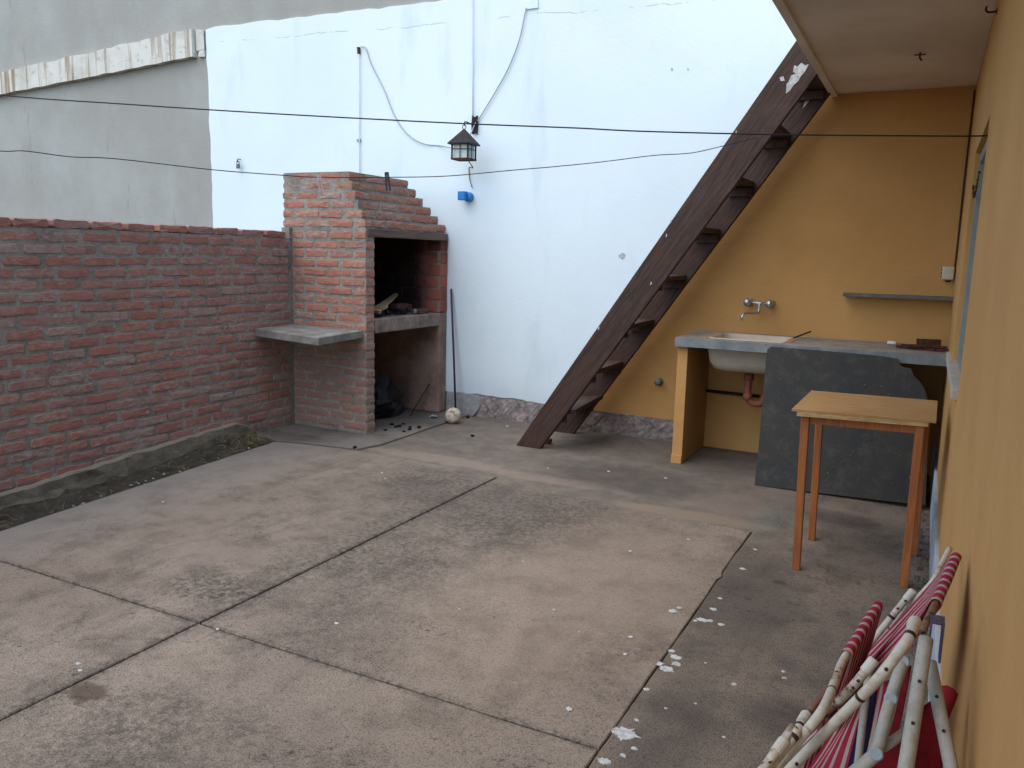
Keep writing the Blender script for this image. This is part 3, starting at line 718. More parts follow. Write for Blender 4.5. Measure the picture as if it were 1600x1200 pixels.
# ochre area
pts = [ony(x, y, YW) for x, y in ((884, 655), (1238, 194), (1258, 172), (1296, 136))]
poly = ragged((pts[0].x, YW-.004, .182), (-1.6, YW-.004, .176), .004, .05, r)+[Vector((-1.6, YW-.004, -.03)), Vector((.2, YW-.004, -.03)), Vector((.2, YW-.004, 2.75)), Vector((-.55, YW-.004, 2.75)), Vector((pts[3].x, YW-.004, pts[3].z)), Vector((pts[2].x, YW-.004, pts[2].z)), Vector((pts[1].x, YW-.004, pts[1].z))]
bm = B(); addprism(bm, poly, (0, .0038, 0)); mobj('ochre_coat', bm, MAT_ORANGE, nb)
bm = B()
def plf(u, v):
    x = -3.70+u*2.12; rr_ = random.Random(int(u*5001)*77+int(v*100)); return Vector((x, YW+.004+rr_.uniform(-.006, .004), -.03+v*.222))
addgrid(bm, plf, 90, 8); mobj('plinth', bm, MAT_PLINTH, nb, label='rough grey unpainted plinth strip')
bm = B(); addprism(bm, [(-3.955, YW-.02, -.006), (-3.66, YW-.03, -.006), (-3.60, YW-.02, .07), (-3.585, YW-.015, .12), (-3.61, YW-.02, .19), (-3.78, YW-.015, .205), (-3.955, YW-.015, .2)], (0, .05, 0)); bmesh.ops.bevel(bm, geom=list(bm.edges), offset=.008, segments=1, affect='EDGES')
mobj('broken_patch', bm, MAT_RUBBLE, nb, label='cracked whitish patch of render at the foot of the wall')
# sloping beam of the neighbour on the left
bm = B(); y0 = YW+.012; r = random.Random(6)
top = [(-12.6+5.52*k/40, 3.372+.334*k/40+r.uniform(-.012, .012)) for k in range(41)]
bot = [(-12.6+5.52*k/40, 3.14+.292*k/40+r.uniform(-.005, .005)) for k in range(41)]
addprism(bm, [(x, y0-.07, z) for x, z in top]+[(x, y0-.07, z) for x, z in bot[::-1]], (0, .07, 0)); mobj('beam', bm, MAT_BEAM, nb, label='weathered whitish sloping beam with rust streaks')
bm = B(); addbox(bm, (-7.06, y0-.035, 3.50), (-6.95, y0, 3.70), .006, None, .012); addbox(bm, (-7.04, y0-.025, 3.44), (-6.96, y0, 3.50), .004, None, .01); mobj('broken_end', bm, MAT_BEAM, nb)
# chips on the white wall
for px, py, s in ((972, 400, .035), (1050, 108, .012), (1075, 108, .01)):
    p = ony(px, py, YW); bm = B(); ring = [bm.verts.new((p.x+math.cos(a*.7)*s*r.uniform(.5, 1.1), YW-.0035, p.z+math.sin(a*.7)*s*r.uniform(.5, 1))) for a in range(9)]
    bm.faces.new(ring); c_ = bmesh.ops.extrude_face_region(bm, geom=list(bm.faces)); bmesh.ops.translate(bm, verts=[v for v in c_['geom'] if isinstance(v, bmesh.types.BMVert)], vec=(0, .006, 0)); mobj('filler_patch', bm, MAT_PAINTW, nb)

# ================================================================== HOUSE
XH = .145
hs = thing('house', 'ochre rendered house side with concrete eave and window on the right', 'house', (2, 3, 0))
bm = B(); Y0, Y1 = 3.84, 5.10; ZS, ZT = .972, 2.09                    # window opening
addbox(bm, (XH, -2.5, .23), (XH+.24, Y0, 2.68)); mobj('wall', bm, MAT_ORANGE, hs)
bm = B(); addbox(bm, (XH+.0005, Y1, .23), (XH+.24, YW-.008, 2.68)); mobj('wall', bm, MAT_ORANGE, hs)
bm = B(); addbox(bm, (XH+.0003, Y0+.0005, .23), (XH+.2395, Y1-.0005, ZS)); mobj('wall', bm, MAT_ORANGE, hs)
bm = B(); addbox(bm, (XH+.0004, Y0+.0005, ZT), (XH+.2395, Y1-.0005, 2.679)); mobj('wall', bm, MAT_ORANGE, hs)
bm = B(); addbox(bm, (XH+.241, -2.5, .0), (4.5, YW-.006, 2.677)); mobj('rear_wall', bm, MAT_ORANGE, hs)
bm = B(); addbox(bm, (XH-.016, -2.5, -.02), (XH+.2, YW-.012, .2295), .004); mobj('base_band', bm, MAT_BASE, hs, label='pale blue grey base strip along the house foot')
# eave slab
bm = B(); addbox(bm, (-.72, -1.8, 2.682), (4.6, YW-.006, 2.83)); mobj('eave', bm, MAT_CEIL, hs, label='beige concrete eave slab over the corner')
bm = B(); addbox(bm, (-.765, -1.8, 2.66), (-.7203, YW-.007, 2.835), .004); mobj('eave_edge', bm, MAT_CEIL, hs)
# window
bm = B(); addbox(bm, (XH-.022, 3.92, ZS-.045), (XH+.16, 5.60, ZS+.004), .004); mobj('sill', bm, MAT_SILL, hs, label='pale stone window sill')
wn = mobj('window', (lambda bm: (addbox(bm, (XH+.065, Y0+.002, ZS+.006), (XH+.080, Y1-.002, ZT-.002)), bm)[1])(B()), MAT_GLASS, hs)
for lo, hi in (((XH+.022, Y1-.065, ZS+.006), (XH+.063, Y1-.003, ZT-.003)), ((XH+.022, Y0+.003, ZS+.006), (XH+.063, Y0+.06, ZT-.003)), ((XH+.024, Y0+.061, ZT-.06), (XH+.061, Y1-.066, ZT-.004)), ((XH+.024, Y0+.061, ZS+.007), (XH+.061, Y1-.066, ZS+.06)), ((XH+.026, 4.45, ZS+.061), (XH+.059, 4.49, ZT-.061))):
    bm = B(); addbox(bm, lo, hi, .003); mobj('frame', bm, MAT_FRAME, wn)
bm = B(); pts = smooth_path([(XH+.006, Y1-.002, 1.92), (XH+.012, Y1-.10, 1.85), (XH+.015, Y1-.2, 1.88), (XH+.018, Y1-.3, 1.97)], 6)
for k in range(0, len(pts)-1): addtube(bm, [pts[k], pts[k]*.4+pts[k+1]*.6], .006 if k % 2 else .004, 5)
mobj('window_chain', bm, MAT_RUST, None, label='short rusty chain across the window corner', cat='chain')

# ================================================================== STAIR
st = thing('wooden_stair', 'steep dark wooden open stair leaning up against the eave', 'stair', (-2.6, 5.95, -.006))
def lerp(a, b, t): return a+(b-a)*t
NU0, NU1 = (-2.806, -.006), (-.80, 3.03); NL0, NL1 = (-2.593, -.006), (-.60, 2.895)
TT = 1.0
def stringer(y, th, dx=0.):
    bm = B(); addprism(bm, [(NU0[0]+dx, y, NU0[1]), (NL0[0]+dx, y, NL0[1]), (NL1[0]+dx, y, NL1[1]), (NU1[0]+dx, y, NU1[1])], (0, th, 0))
    bmesh.ops.bevel(bm, geom=list(bm.edges), offset=.004, segments=1, affect='EDGES'); return bm
near = mobj('stringer', stringer(5.64, .045), MAT_STAIR, st); far = mobj('stringer', stringer(6.285, .045, .01), MAT_STAIR, st)
def xu(z): return NU0[0]+(z-NU0[1])*(NU1[0]-NU0[0])/(NU1[1]-NU0[1])
def xl(z): return NL0[0]+(z-NL0[1])*(NL1[0]-NL0[0])/(NL1[1]-NL0[1])
for k, z in enumerate((.30, .635, .99, 1.345, 1.70, 2.04, 2.38, 2.70)):
    c = (xu(z)+xl(z))/2; w_ = .195; bm = B()
    Mx = Matrix.Translation((c, 5.985, z)) @ Matrix.Rotation(-.16 if k == 0 else rng.uniform(-.03, .03), 4, 'Y') @ Matrix.Rotation(.05 if k == 0 else rng.uniform(-.01, .01), 4, 'X')
    addbox(bm, (-w_/2, -.298, -.017), (w_/2+(.07 if k == 0 else 0), .298, .017), .004, Mx); tr = mobj('tread', bm, MAT_STAIRIN, st)
    bm = B(); addbox(bm, (c-.085, 6.252, z-.085), (c+.085, 6.2835, z-.022), .003); mobj('cleat', bm, MAT_STAIRIN, tr)
    bm = B(); addbox(bm, (c-.085, 5.6865, z-.085), (c+.085, 5.718, z-.022), .003); mobj('cleat', bm, MAT_STAIRIN, tr)
def splat_y(bm, pts, y, yb):
    v = [ony(px, py, y) for px, py in pts]; addprism(bm, [(p.x, y, p.z) for p in v], (0, yb-y, 0))
bm = B(); splat_y(bm, [(1264, 100), (1258, 102), (1252, 98), (1246, 104), (1241, 102), (1239, 112), (1243, 115), (1236, 118), (1232, 128), (1229, 131), (1228, 146), (1233, 143), (1241, 132), (1247, 127), (1252, 118), (1257, 113)], 5.6372, 5.641); mobj('paint_stain', bm, MAT_PAINTW, st)
bm = B(); splat_y(bm, [(1218, 121), (1224, 119), (1226, 126), (1220, 127)], 5.6372, 5.641); mobj('paint_stain', bm, MAT_PAINTW, st)
bm = B(); splat_y(bm, [(1254, 170), (1260, 152), (1268, 142), (1273, 140), (1266, 156)], 6.2822, 6.286); mobj('paint_stain', bm, MAT_PAINTW, st)
for px, py in ((1048, 346), (1041, 368), (1150, 206), (935, 513), (1017, 443)):
    bm = B(); splat_y(bm, [(px-1.2, py+3), (px, py-3), (px+1.5, py-1), (px+.5, py+2)], 5.6372, 5.641); mobj('paint_stain', bm, MAT_PAINTW, st)
bm = B(); p = onz(852, 693, -.006); addbox(bm, p+Vector((-.035, -.03, 0)), p+Vector((.04, .04, .05)), .012, None, .01)
mobj('brick_chock', bm, MAT_BRICKBIT, None, label='orange brick fragment wedged at the stair foot', cat='brick')

# ================================================================== SINK COUNTER
sc = thing('sink_counter', 'cement counter with inset white sink on an ochre pier', 'counter', (-.7, 6.1, -.006))
SX0, SX1, SY0, SY1 = -1.40, -.86, 5.86, 6.34
bm = B()
for lo, hi in (((-1.60, 5.74, .868), (SX0, 6.464, .932)), ((SX1, 5.742, .869), (XH-.004, 6.463, .931)), ((SX0-.001, 5.741, .8685), (SX1+.001, SY0, .9315)), ((SX0-.001, SY1, .8685), (SX1+.001, 6.4635, .9315))): addbox(bm, lo, hi)
mobj('counter_slab', bm, MAT_COUNTER, sc)
bm = B(); addbox(bm, (-1.588, 5.79, -.006), (-1.515, 6.462, .8675), .004, None, .003); mobj('pier', bm, MAT_ORANGE, sc)
bm = B(); addbox(bm, (-1.592, 5.783, -.006), (-1.513, 5.84, .06), .004, None, .002); mobj('pier_foot', bm, MAT_ORANGE, sc)
# basin: open bowl with thickness
bm = B(); n = 28
def rr_loop(x0, x1, y0, y1, z, rad):
    o = []
    for cx, cy, a0 in ((x1-rad, y1-rad, 0), (x0+rad, y1-rad, 90), (x0+rad, y0+rad, 180), (x1-rad, y0+rad, 270)):
        for k in range(6):
            a = math.radians(a0+18*k); o.append(bm.verts.new((cx+rad*math.cos(a), cy+rad*math.sin(a), z)))
    return o
loops = [rr_loop(SX0+.002, SX1-.002, SY0+.002, SY1-.002, .934, .03), rr_loop(SX0+.012, SX1-.012, SY0+.012, SY1-.012, .937, .04), rr_loop(SX0+.025, SX1-.025, SY0+.025, SY1-.025, .93, .05), rr_loop(SX0+.035, SX1-.035, SY0+.035, SY1-.035, .76, .06), rr_loop(SX0+.09, SX1-.09, SY0+.09, SY1-.09, .725, .08)]
outer = [rr_loop(SX0+.003, SX1-.003, SY0+.003, SY1-.003, .86, .03), rr_loop(SX0+.012, SX1-.012, SY0+.012, SY1-.012, .76, .06), rr_loop(SX0+.04, SX1-.04, SY0+.04, SY1-.04, .705, .07), rr_loop(SX0+.08, SX1-.08, SY0+.08, SY1-.08, .692, .08)]
def bridge(a, b):
    for i in range(len(a)): bm.faces.new((a[i], a[(i+1) % len(a)], b[(i+1) % len(a)], b[i]))
for a, b in zip(loops, loops[1:]): bridge(a, b)
bm.faces.new(loops[-1]); bridge(loops[0], outer[0])
for a, b in zip(outer, outer[1:]): bridge(a, b)
bm.faces.new(outer[-1]); mobj('sink_basin', bm, MAT_CERAMIC, sc, True)
bm = B(); addbox(bm, (SX0-.055, SY0-.01, .932), (SX0-.001, SY1+.02, .9335)); MAT_GROUT = simple('grout', '#a88a6c', .9, .3, 20); mobj('grout_edge', bm, MAT_GROUT, sc)
bm = B(); addbox(bm, (SX1+.0, SY0+.05, .932), (SX1+.03, SY1-.05, .9335)); mobj('grout_edge', bm, MAT_GROUT, sc)
dp = mobj('drain_pipe', (lambda bm: (addtube(bm, smooth_path([(-1.13, 6.1, .69), (-1.13, 6.1, .52), (-1.10, 6.1, .455), (-1.03, 6.11, .455), (-1.0, 6.12, .53), (-.97, 6.2, .57), (-.95, 6.45, .57)], 5), .026, 12), addlathe(bm, [(.036, 0), (.036, .05)], (-1.13, 6.1, .62)), addlathe(bm, [(.034, 0), (.034, .05)], (-1.13, 6.1, .47)), bm)[-1])(B()), MAT_PVC, sc, True)
bm = B(); addtube(bm, [(-1.514, 6.43, .455), (-1.1, 6.43, .45)], .013, 8); mobj('supply_pipe', bm, MAT_IRON, sc, True)
# items on the counter
bm = B(); a, b = onz(1240, 528, .935), ony(1267, 518, 6.41); addtube(bm, [a, b], .006, 6); mobj('thin_rod', bm, MAT_IRON, None, True, label='thin dark rod propped from the sink edge to the wall', cat='rod')
p = onz(1393, 538, .933); bm = B(); addbox(bm, p+Vector((-.028, -.02, 0)), p+Vector((.028, .02, .022)), .006); mobj('soap_bar', bm, MAT_PAPER, None, True, label='small white soap bar on the counter', cat='soap')
ir = thing('rusty_grate', 'heap of rusty iron bars at the right end of the counter', 'iron bars', (.0, 6.2, .931))
r = random.Random(12)
for k in range(7):
    x, y = -.08+.028*k, 6.05+.05*math.sin(k*2.); a = r.uniform(-.5, .5); bm = B()
    Mx = Matrix.Translation((x, y, .945+.009*(k % 3))) @ Matrix.Rotation(a, 4, 'Z'); addbox(bm, (-.09, -.012, -.008), (.07, .012, .008), .003, Mx); mobj('bar', bm, MAT_RUST, ir)
bm = B(); addbox(bm, (-.05, 6.19, .931), (.10, 6.225, .995), .004, Matrix.Translation((.0, 0, 0)), .004); mobj('plate', bm, MAT_RUST, ir)
# faucet
fc = thing('wall_faucet', 'chrome wall faucet with two round handles and curved spout above the sink', 'faucet', (-1.155, 6.45, 1.17))
a, b = Vector((-1.235, 6.40, 1.172)), Vector((-1.072, 6.40, 1.168))
bm = B(); addtube(bm, [a, b], .011, 10); mobj('mixer_body', bm, MAT_CHROME, fc, True)
for q in (a, b):
    bm = B(); addlathe(bm, [(.012, -.05), (.012, -.02), (.024, -.018), (.030, .0), (.030, .022), (.02, .034), (.008, .04)], q, (0, -1, 0), 16); mobj('handle', bm, MAT_CHROME, fc, True)
    bm = B(); addlathe(bm, [(.03, 0), (.032, .006), (.02, .014)], (q.x, 6.4655, q.z), (0, -1, 0), 16); mobj('flange', bm, MAT_CHROME, fc, True)
bm = B(); addtube(bm, smooth_path([(-1.145, 6.39, 1.165), (-1.145, 6.385, 1.12), (-1.15, 6.36, 1.098), (-1.19, 6.26, 1.10), (-1.215, 6.20, 1.098), (-1.225, 6.18, 1.075), (-1.226, 6.18, 1.05)], 5), .0085, 10); mobj('spout', bm, MAT_CHROME, fc, True)
p = ony(1029, 597, 6.44); bm = B(); addlathe(bm, [(.033, -.026), (.033, -.016), (.022, -.012), (.022, .02), (.026, .022), (.026, .034), (.01, .036)], p, (0, -1, 0), 16)
mobj('pipe_stub', bm, MAT_STEEL, None, True, label='round capped pipe stub on the ochre wall left of the counter', cat='pipe')
# leaning dark board
def bp(px, py):
    n_ = Vector((0, -.93, .22)).normalized(); return onplane(px, py, Vector((0, 5.50, -.006)), n_)
bpts = [bp(*q) for q in ((1179, 758), (1186, 690), (1193, 610), (1197, 560), (1199, 546), (1204, 542), (1280, 548), (1370, 556), (1402, 561), (1406, 570), (1411, 574), (1424, 576), (1427, 586), (1436, 595), (1443, 604), (1448, 618), (1450, 640), (1449, 720), (1446, 790))]
bm = B(); addprism(bm, bpts, Vector((0, .93, -.22)).normalized()*-.0+Vector((0, .026, 0))); mobj('leaning_board', bm, MAT_BOARD, None, label='dark stone board with broken corner leaning on the counter front', cat='board')
# wall shelf
bm = B(); addbox(bm, (-.557, 6.33, 1.253), (XH-.002, 6.464, 1.277), .002, None, .002); mobj('wall_shelf', bm, MAT_SHELF, None, label='thin grey wall shelf above the counter', cat='shelf')

# ================================================================== TABLE
tb = thing('small_table', 'small wooden table with plywood top and four thin legs', 'table', (-.21, 4.32, -.006))
tc = [onz(x, y, .80) for x, y in ((1237, 639), (1268, 610), (1465, 626), (1463, 658))]
bm = B(); addprism(bm, tc, (0, 0, -.010)); mobj('table_top', bm, MAT_TOP, tb)
def inset(p, dx, dy, z): return Vector((p.x+dx, p.y+dy, z))
bm = B(); addprism(bm, [inset(tc[0], .025, .0, .789), inset(tc[1], .025, -.03, .789), inset(tc[2], -.03, -.03, .789), inset(tc[3], -.03, .0, .789)], (0, 0, -.020)); mobj('under_board', bm, MAT_BATTEN, tb)
feet = [onz(1244, 889, -.006), onz(1268, 843, -.006), onz(1412, 917, -.006), onz(1427, 867, -.006)]
tops = [onz(1257, 655, .766), Vector((-.42, 4.55, .768)), Vector((.018, 4.115, .768)), Vector((.045, 4.58, .768))]
tops[0] = Vector((-.475, 4.07, .768)); tops[1] = Vector((-.462, 4.56, .768))
for f_, t_ in zip(feet, tops):
    bm = B(); a = .018
    q = [bm.verts.new(f_+Vector((sx*a, sy*a, 0))) for sx, sy in ((-1, -1), (1, -1), (1, 1), (-1, 1))]+[bm.verts.new(t_+Vector((sx*a*1.08, sy*a*1.08, 0))) for sx, sy in ((-1, -1), (1, -1), (1, 1), (-1, 1))]
    for f in ((0, 1, 2, 3), (4, 5, 6, 7), (0, 1, 5, 4), (1, 2, 6, 5), (2, 3, 7, 6), (3, 0, 4, 7)): bm.faces.new([q[i] for i in f])
    bmesh.ops.recalc_face_normals(bm, faces=bm.faces); bmesh.ops.bevel(bm, geom=list(bm.edges), offset=.003, segments=1, affect='EDGES'); mobj('leg', bm, MAT_LEG, tb)
for i, j in ((0, 2), (1, 3), (0, 1), (2, 3)):
    a, b = tops[i]-Vector((0, 0, .02)), tops[j]-Vector((0, 0, .02)); d = (b-a).normalized(); a += d*.021; b -= d*.021; n_ = Vector((-d.y, d.x, 0))*.009; bm = B()
    addprism(bm, [a-n_+Vector((0, 0, -.018)), a+n_+Vector((0, 0, -.018)), a+n_+Vector((0, 0, .018)), a-n_+Vector((0, 0, .018))], b-a); mobj('apron', bm, MAT_LEG, tb)

# ================================================================== LANTERN AND WIRING
LX, LY = -3.668, 6.22
ln = thing('lantern', 'dark iron house-shaped lantern with pointed roof and milky panes', 'lantern', (LX, LY, 2.29))
rot = math.radians(4)
def sq(h, s): return [Vector((LX+math.cos(rot+math.pi/4+k*math.pi/2)*s*1.4142, LY+math.sin(rot+math.pi/4+k*math.pi/2)*s*1.4142, h)) for k in range(4)]
bm = B(); v = [bm.verts.new(p) for p in sq(2.408, .105)]; v2 = [bm.verts.new(p) for p in sq(2.399, .105)]; ap = [bm.verts.new(p) for p in sq(2.53, .006)]
for k in range(4): bm.faces.new((v[k], v[(k+1) % 4], ap[(k+1) % 4], ap[k])); bm.faces.new((v[k], v[(k+1) % 4], v2[(k+1) % 4], v2[k]))
bm.faces.new(ap); bm.faces.new(v2); mobj('roof', bm, MAT_IRON, ln)
bm = B(); lo = sq(2.272, .082); addprism(bm, lo, (0, 0, .014)); mobj('base', bm, MAT_RUST, ln)
lo, hi = sq(2.286, .075), sq(2.399, .075)
for k in range(4):
    bm = B(); addtube(bm, [lo[k], hi[k]], .008, 6); mobj('corner_post', bm, MAT_IRON, ln)
    a, b = sq(2.288, .066)[k], sq(2.288, .066)[(k+1) % 4]; d = (b-a).normalized()
    bm = B(); addprism(bm, [a, b, b+Vector((0, 0, .109)), a+Vector((0, 0, .109))], Vector((-d.y, d.x, 0))*.003); pn = mobj('pane', bm, MAT_GLASS, ln)
    bm = B(); m = (lo[k]+lo[(k+1) % 4])/2; addtube(bm, [m, m+Vector((0, 0, .112))], .0035, 5); addtube(bm, [lo[k]+Vector((0, 0, .075)), lo[(k+1) % 4]+Vector((0, 0, .075))], .003, 5); mobj('glazing_bar', bm, MAT_IRON, pn)
bm = B(); addtube(bm, [(LX+math.cos(t)*.017, LY, 2.548+math.sin(t)*.019) for t in np.linspace(0, 2*math.pi, 15)], .0035, 5); mobj('ring', bm, MAT_IRON, ln, True)
cl = thing('lantern_bracket', 'dark scalloped wall plate with hooked arm holding the lantern', 'bracket', (-3.70, 6.45, 2.6))
bm = B(); addprism(bm, [(-3.725, 6.447, 2.525), (-3.712, 6.447, 2.535), (-3.69, 6.447, 2.535), (-3.677, 6.447, 2.52), (-3.67, 6.447, 2.60), (-3.676, 6.447, 2.68), (-3.69, 6.447, 2.667), (-3.712, 6.447, 2.667), (-3.724, 6.447, 2.685), (-3.731, 6.447, 2.6)], (0, .022, 0)); mobj('plate', bm, MAT_IRON, cl)
bm = B(); addtube(bm, smooth_path([(-3.70, 6.45, 2.600), (-3.69, 6.36, 2.598), (-3.675, 6.25, 2.596), (LX, 6.225, 2.58), (LX, 6.222, 2.567), (LX, 6.235, 2.562)], 5), .006, 6); mobj('hook', bm, MAT_IRON, cl, True)
YC = YW-.016
def wall_pts(px): return [Vector((p.x, YC, p.z)) for p in (ony(x, y, YC) for x, y in px)]
def cable(name, pts, rad, mat, label, cat='cable', n=6, seg=6):
    bm = B(); addtube(bm, smooth_path(pts, n), rad, seg); return mobj(name, bm, mat, None, True, label=label, cat=cat)
c1 = wall_pts([(564, 73), (572, 76), (580, 100), (600, 140), (616, 180), (635, 208), (660, 224), (690, 228)])
c1 += [Vector((LX-.11, LY+.06, 2.38)), Vector((LX-.05, LY+.02, 2.40))]
cable('power_cable', c1, .0045, MAT_CABLE, 'grey cable looping down from the left conduit to the lantern')
cable('power_cable', wall_pts([(822, 12), (812, 60), (795, 105), (776, 140), (758, 170), (748, 186)])+[Vector((-3.69, 6.436, 2.60)), Vector((LX+.01, LY+.08, 2.49)), Vector((LX+.01, LY+.03, 2.47))], .005, MAT_CABLE, 'grey cable running slanted from the top of the white wall to the lantern bracket')
cable('conduit', wall_pts([(561, 84), (562, 268), (563, 340)]), .0055, MAT_CONDUIT, 'thin vertical conduit on the white wall above the barbecue', 'conduit', 1)
cable('conduit', wall_pts([(738, -40), (739, 110), (739, 190)]), .005, MAT_CONDUIT, 'thin pale vertical conduit above the lantern bracket', 'conduit', 1)
cable('power_cable', [Vector((LX+.03, LY+.02, 2.275)), Vector((LX+.035, LY+.1, 2.22))]+wall_pts([(733, 262), (734, 280), (738, 294)]), .004, MAT_RUST, 'short brown cable dropping from the lantern to the blue box')
bm = B(); p = ony(561, 79, YW-.01); addbox(bm, p+Vector((-.018, -.012, -.03)), p+Vector((.014, .008, .03)), .005, None, .003); mobj('conduit_clip', bm, MAT_RUST, None, label='rusty conduit head at the top of the left conduit', cat='clip')
bm = B(); p = ony(561, 219, YW-.008); addbox(bm, p+Vector((-.022, -.01, -.012)), p+Vector((.022, .006, .012)), .003); mobj('conduit_clip', bm, MAT_CABLE, None, label='small grey clip halfway down the left conduit', cat='clip')
bx = thing('blue_junction_box', 'bright blue plastic box on the white wall below the lantern', 'junction box', (-3.79, 6.44, 1.99))
p = ony(727, 306, 6.42); bm = B(); addlathe(bm, [(.042, 0), (.042, .045), (.036, .05)], (p.x+.018, 6.468, p.z-.008), (0, -1, 0), 20); mobj('round_back', bm, MAT_BLUE, bx, True)
bm = B(); addbox(bm, (p.x-.052, 6.37, p.z-.04), (p.x+.022, 6.425, p.z+.038), .008); mobj('cover', bm, MAT_BLUE, bx)
bm = B(); p = ony(830, 7, YW-.008); addbox(bm, p+Vector((-.055, -.006, -.035)), p+Vector((.065, .007, .035)), .004); mobj('wall_cover_plate', bm, MAT_WHITE, None, label='white painted cover plate at the top of the slanted cable', cat='plate')
pl = thing('hook_and_lock', 'tiny hook with hanging padlock on the white wall left of the barbecue', 'padlock', (-6.5, 6.45, 2.3))
p = ony(374, 252, 6.45); bm = B(); addtube(bm, [p+Vector((0, .02, .02)), p+Vector((0, -.02, .02)), p+Vector((.0, -.03, .005)), p+Vector((0, -.02, -.01))], .005, 5); addtube(bm, [p+Vector((math.cos(t)*.018, -.02, -.015+math.sin(t)*.018)) for t in np.linspace(0, 6.28, 10)], .004, 5); mobj('hook', bm, MAT_IRON, pl)
bm = B(); addbox(bm, p+Vector((-.018, -.032, -.075)), p+Vector((.018, -.008, -.03)), .005); mobj('lock_body', bm, MAT_STEEL, pl)

# clothes lines
def plan_line(a, b):
    a, b = Vector(a), Vector(b); n_ = Vector((b-a).to_tuple()); n_.z = 0; n_ = Vector((-n_.y, n_.x, 0)).normalized(); return a, n_
post = thing('line_post', 'thin galvanised post fixed to the brick wall holding both clothes lines', 'post', (-4.80, 2.55, 1.0))
bm = B(); addtube(bm, [(-4.79, 2.55, 1.55), (-4.79, 2.55, 2.45)], .02, 10); mobj('pipe', bm, MAT_STEEL, post, True)
pp, nn = plan_line((-4.79, 2.55, 0), (.155, 3.86, 0))
L1 = [Vector((-4.79, 2.55, 2.32))]+[onplane(x, y, pp, nn) for x, y in ((0, 148), (200, 163), (400, 176), (600, 187), (745, 194), (900, 200), (1000, 205), (1200, 210), (1400, 212), (1545, 212))]+[Vector((.21, 3.875, 2.03))]
cable('clothes_line', L1, .0031, MAT_WIRE, 'upper dark clothes line stretched from the brick wall to the window', 'clothes line')
pp2, nn2 = plan_line((-4.79, 2.55, 0), (-1.05, 5.634, 0))
L2 = [Vector((-4.79, 2.55, 1.98))]+[onplane(x, y, pp2, nn2) for x, y in ((0, 236), (40, 236), (110, 245), (180, 248), (330, 265), (430, 273), (500, 277), (610, 277), (700, 275), (800, 266), (860, 261), (940, 253), (1020, 243), (1080, 239), (1130, 228))]+[onplane(1158, 221, pp2, nn2), Vector((-1.10, 5.634, 2.285))]
cable('clothes_line', L2, .0026, MAT_WIRE, 'lower sagging clothes line tied to the stair stringer', 'clothes line')
def peg(px, py0, py1, mat, label, tilt):
    p = onplane(px, py0, pp2, nn2); q = onplane(px+tilt, py1, pp2, nn2); t = thing('clothes_peg', label, 'clothes peg', q)
    d = (q-p); s_ = nn2.cross(d).normalized()
    for k in (-1, 1):
        bm = B(); a = p+s_*.006*k; b = q+s_*.010*k
        addprism(bm, [a-s_*.006-nn2*.006, a+s_*.006-nn2*.006, b+s_*.005-nn2*.006, b-s_*.005-nn2*.006], nn2*.012); mobj('prong', bm, mat, t)
    bm = B(); m = p+d*.4; addtube(bm, [m-s_*.012, m+s_*.012], .006, 6); mobj('spring', bm, MAT_STEEL, t)
peg(498, 273, 300, MAT_PINKPEG, 'faded pink clothes peg on the lower line', 4)
peg(604, 269, 298, MAT_DARKPEG, 'dark clothes peg on the lower line before the barbecue hood', 3)

# wiring in the house corner
jb = thing('corner_socket_box', 'beige surface socket box in the ochre corner above the shelf', 'socket box', (.1, 6.44, 1.43))
bm = B(); p = ony(1482, 427, 6.44); addbox(bm, p+Vector((-.04, -.03, -.045)), p+Vector((.035, .022, .045)), .008); mobj('box', bm, MAT_BEIGE, jb, True)
for k in range(3):
    bm = B(); addbox(bm, p+Vector((-.046, -.02, -.032+.025*k)), p+Vector((-.041, .0, -.018+.025*k)), .0015); mobj('knockout', bm, MAT_IRON, jb)
cable('corner_cable', [(XH-.008, 6.45, 2.655), (XH-.010, 6.45, 2.1), (XH-.008, 6.45, 1.60), (XH-.012, 6.448, 1.46), (XH-.03, 6.43, 1.39), (XH-.055, 6.41, 1.385)], .006, MAT_RUST, 'dark brown cable running down the ochre corner to the socket box')
bm = B(); p = onz(1438, 82, 2.68); addtube(bm, [p+Vector((0, 0, .01)), p+Vector((0, 0, -.03)), p+Vector((.012, .0, -.045))], .005, 6); addtube(bm, [p+Vector((-.03, 0, -.012)), p+Vector((.03, 0, -.012))], .004, 5); mobj('ceiling_hook', bm, MAT_RUST, None, label='small rusty hook in the middle of the eave underside', cat='hook')
bm = B(); p = Vector((XH, 4.32, 2.60)); addtube(bm, smooth_path([p+Vector((.01, 0, 0)), p+Vector((-.03, -.004, -.004)), p+Vector((-.044, -.006, .006)), p+Vector((-.042, -.006, .022))], 4), .0045, 6); addlathe(bm, [(.012, 0), (.012, .004)], p, (-1, 0, 0), 10)
mobj('wall_hook', bm, MAT_RUST, None, label='rusty wall hook at the top of the house wall under the eave', cat='hook')

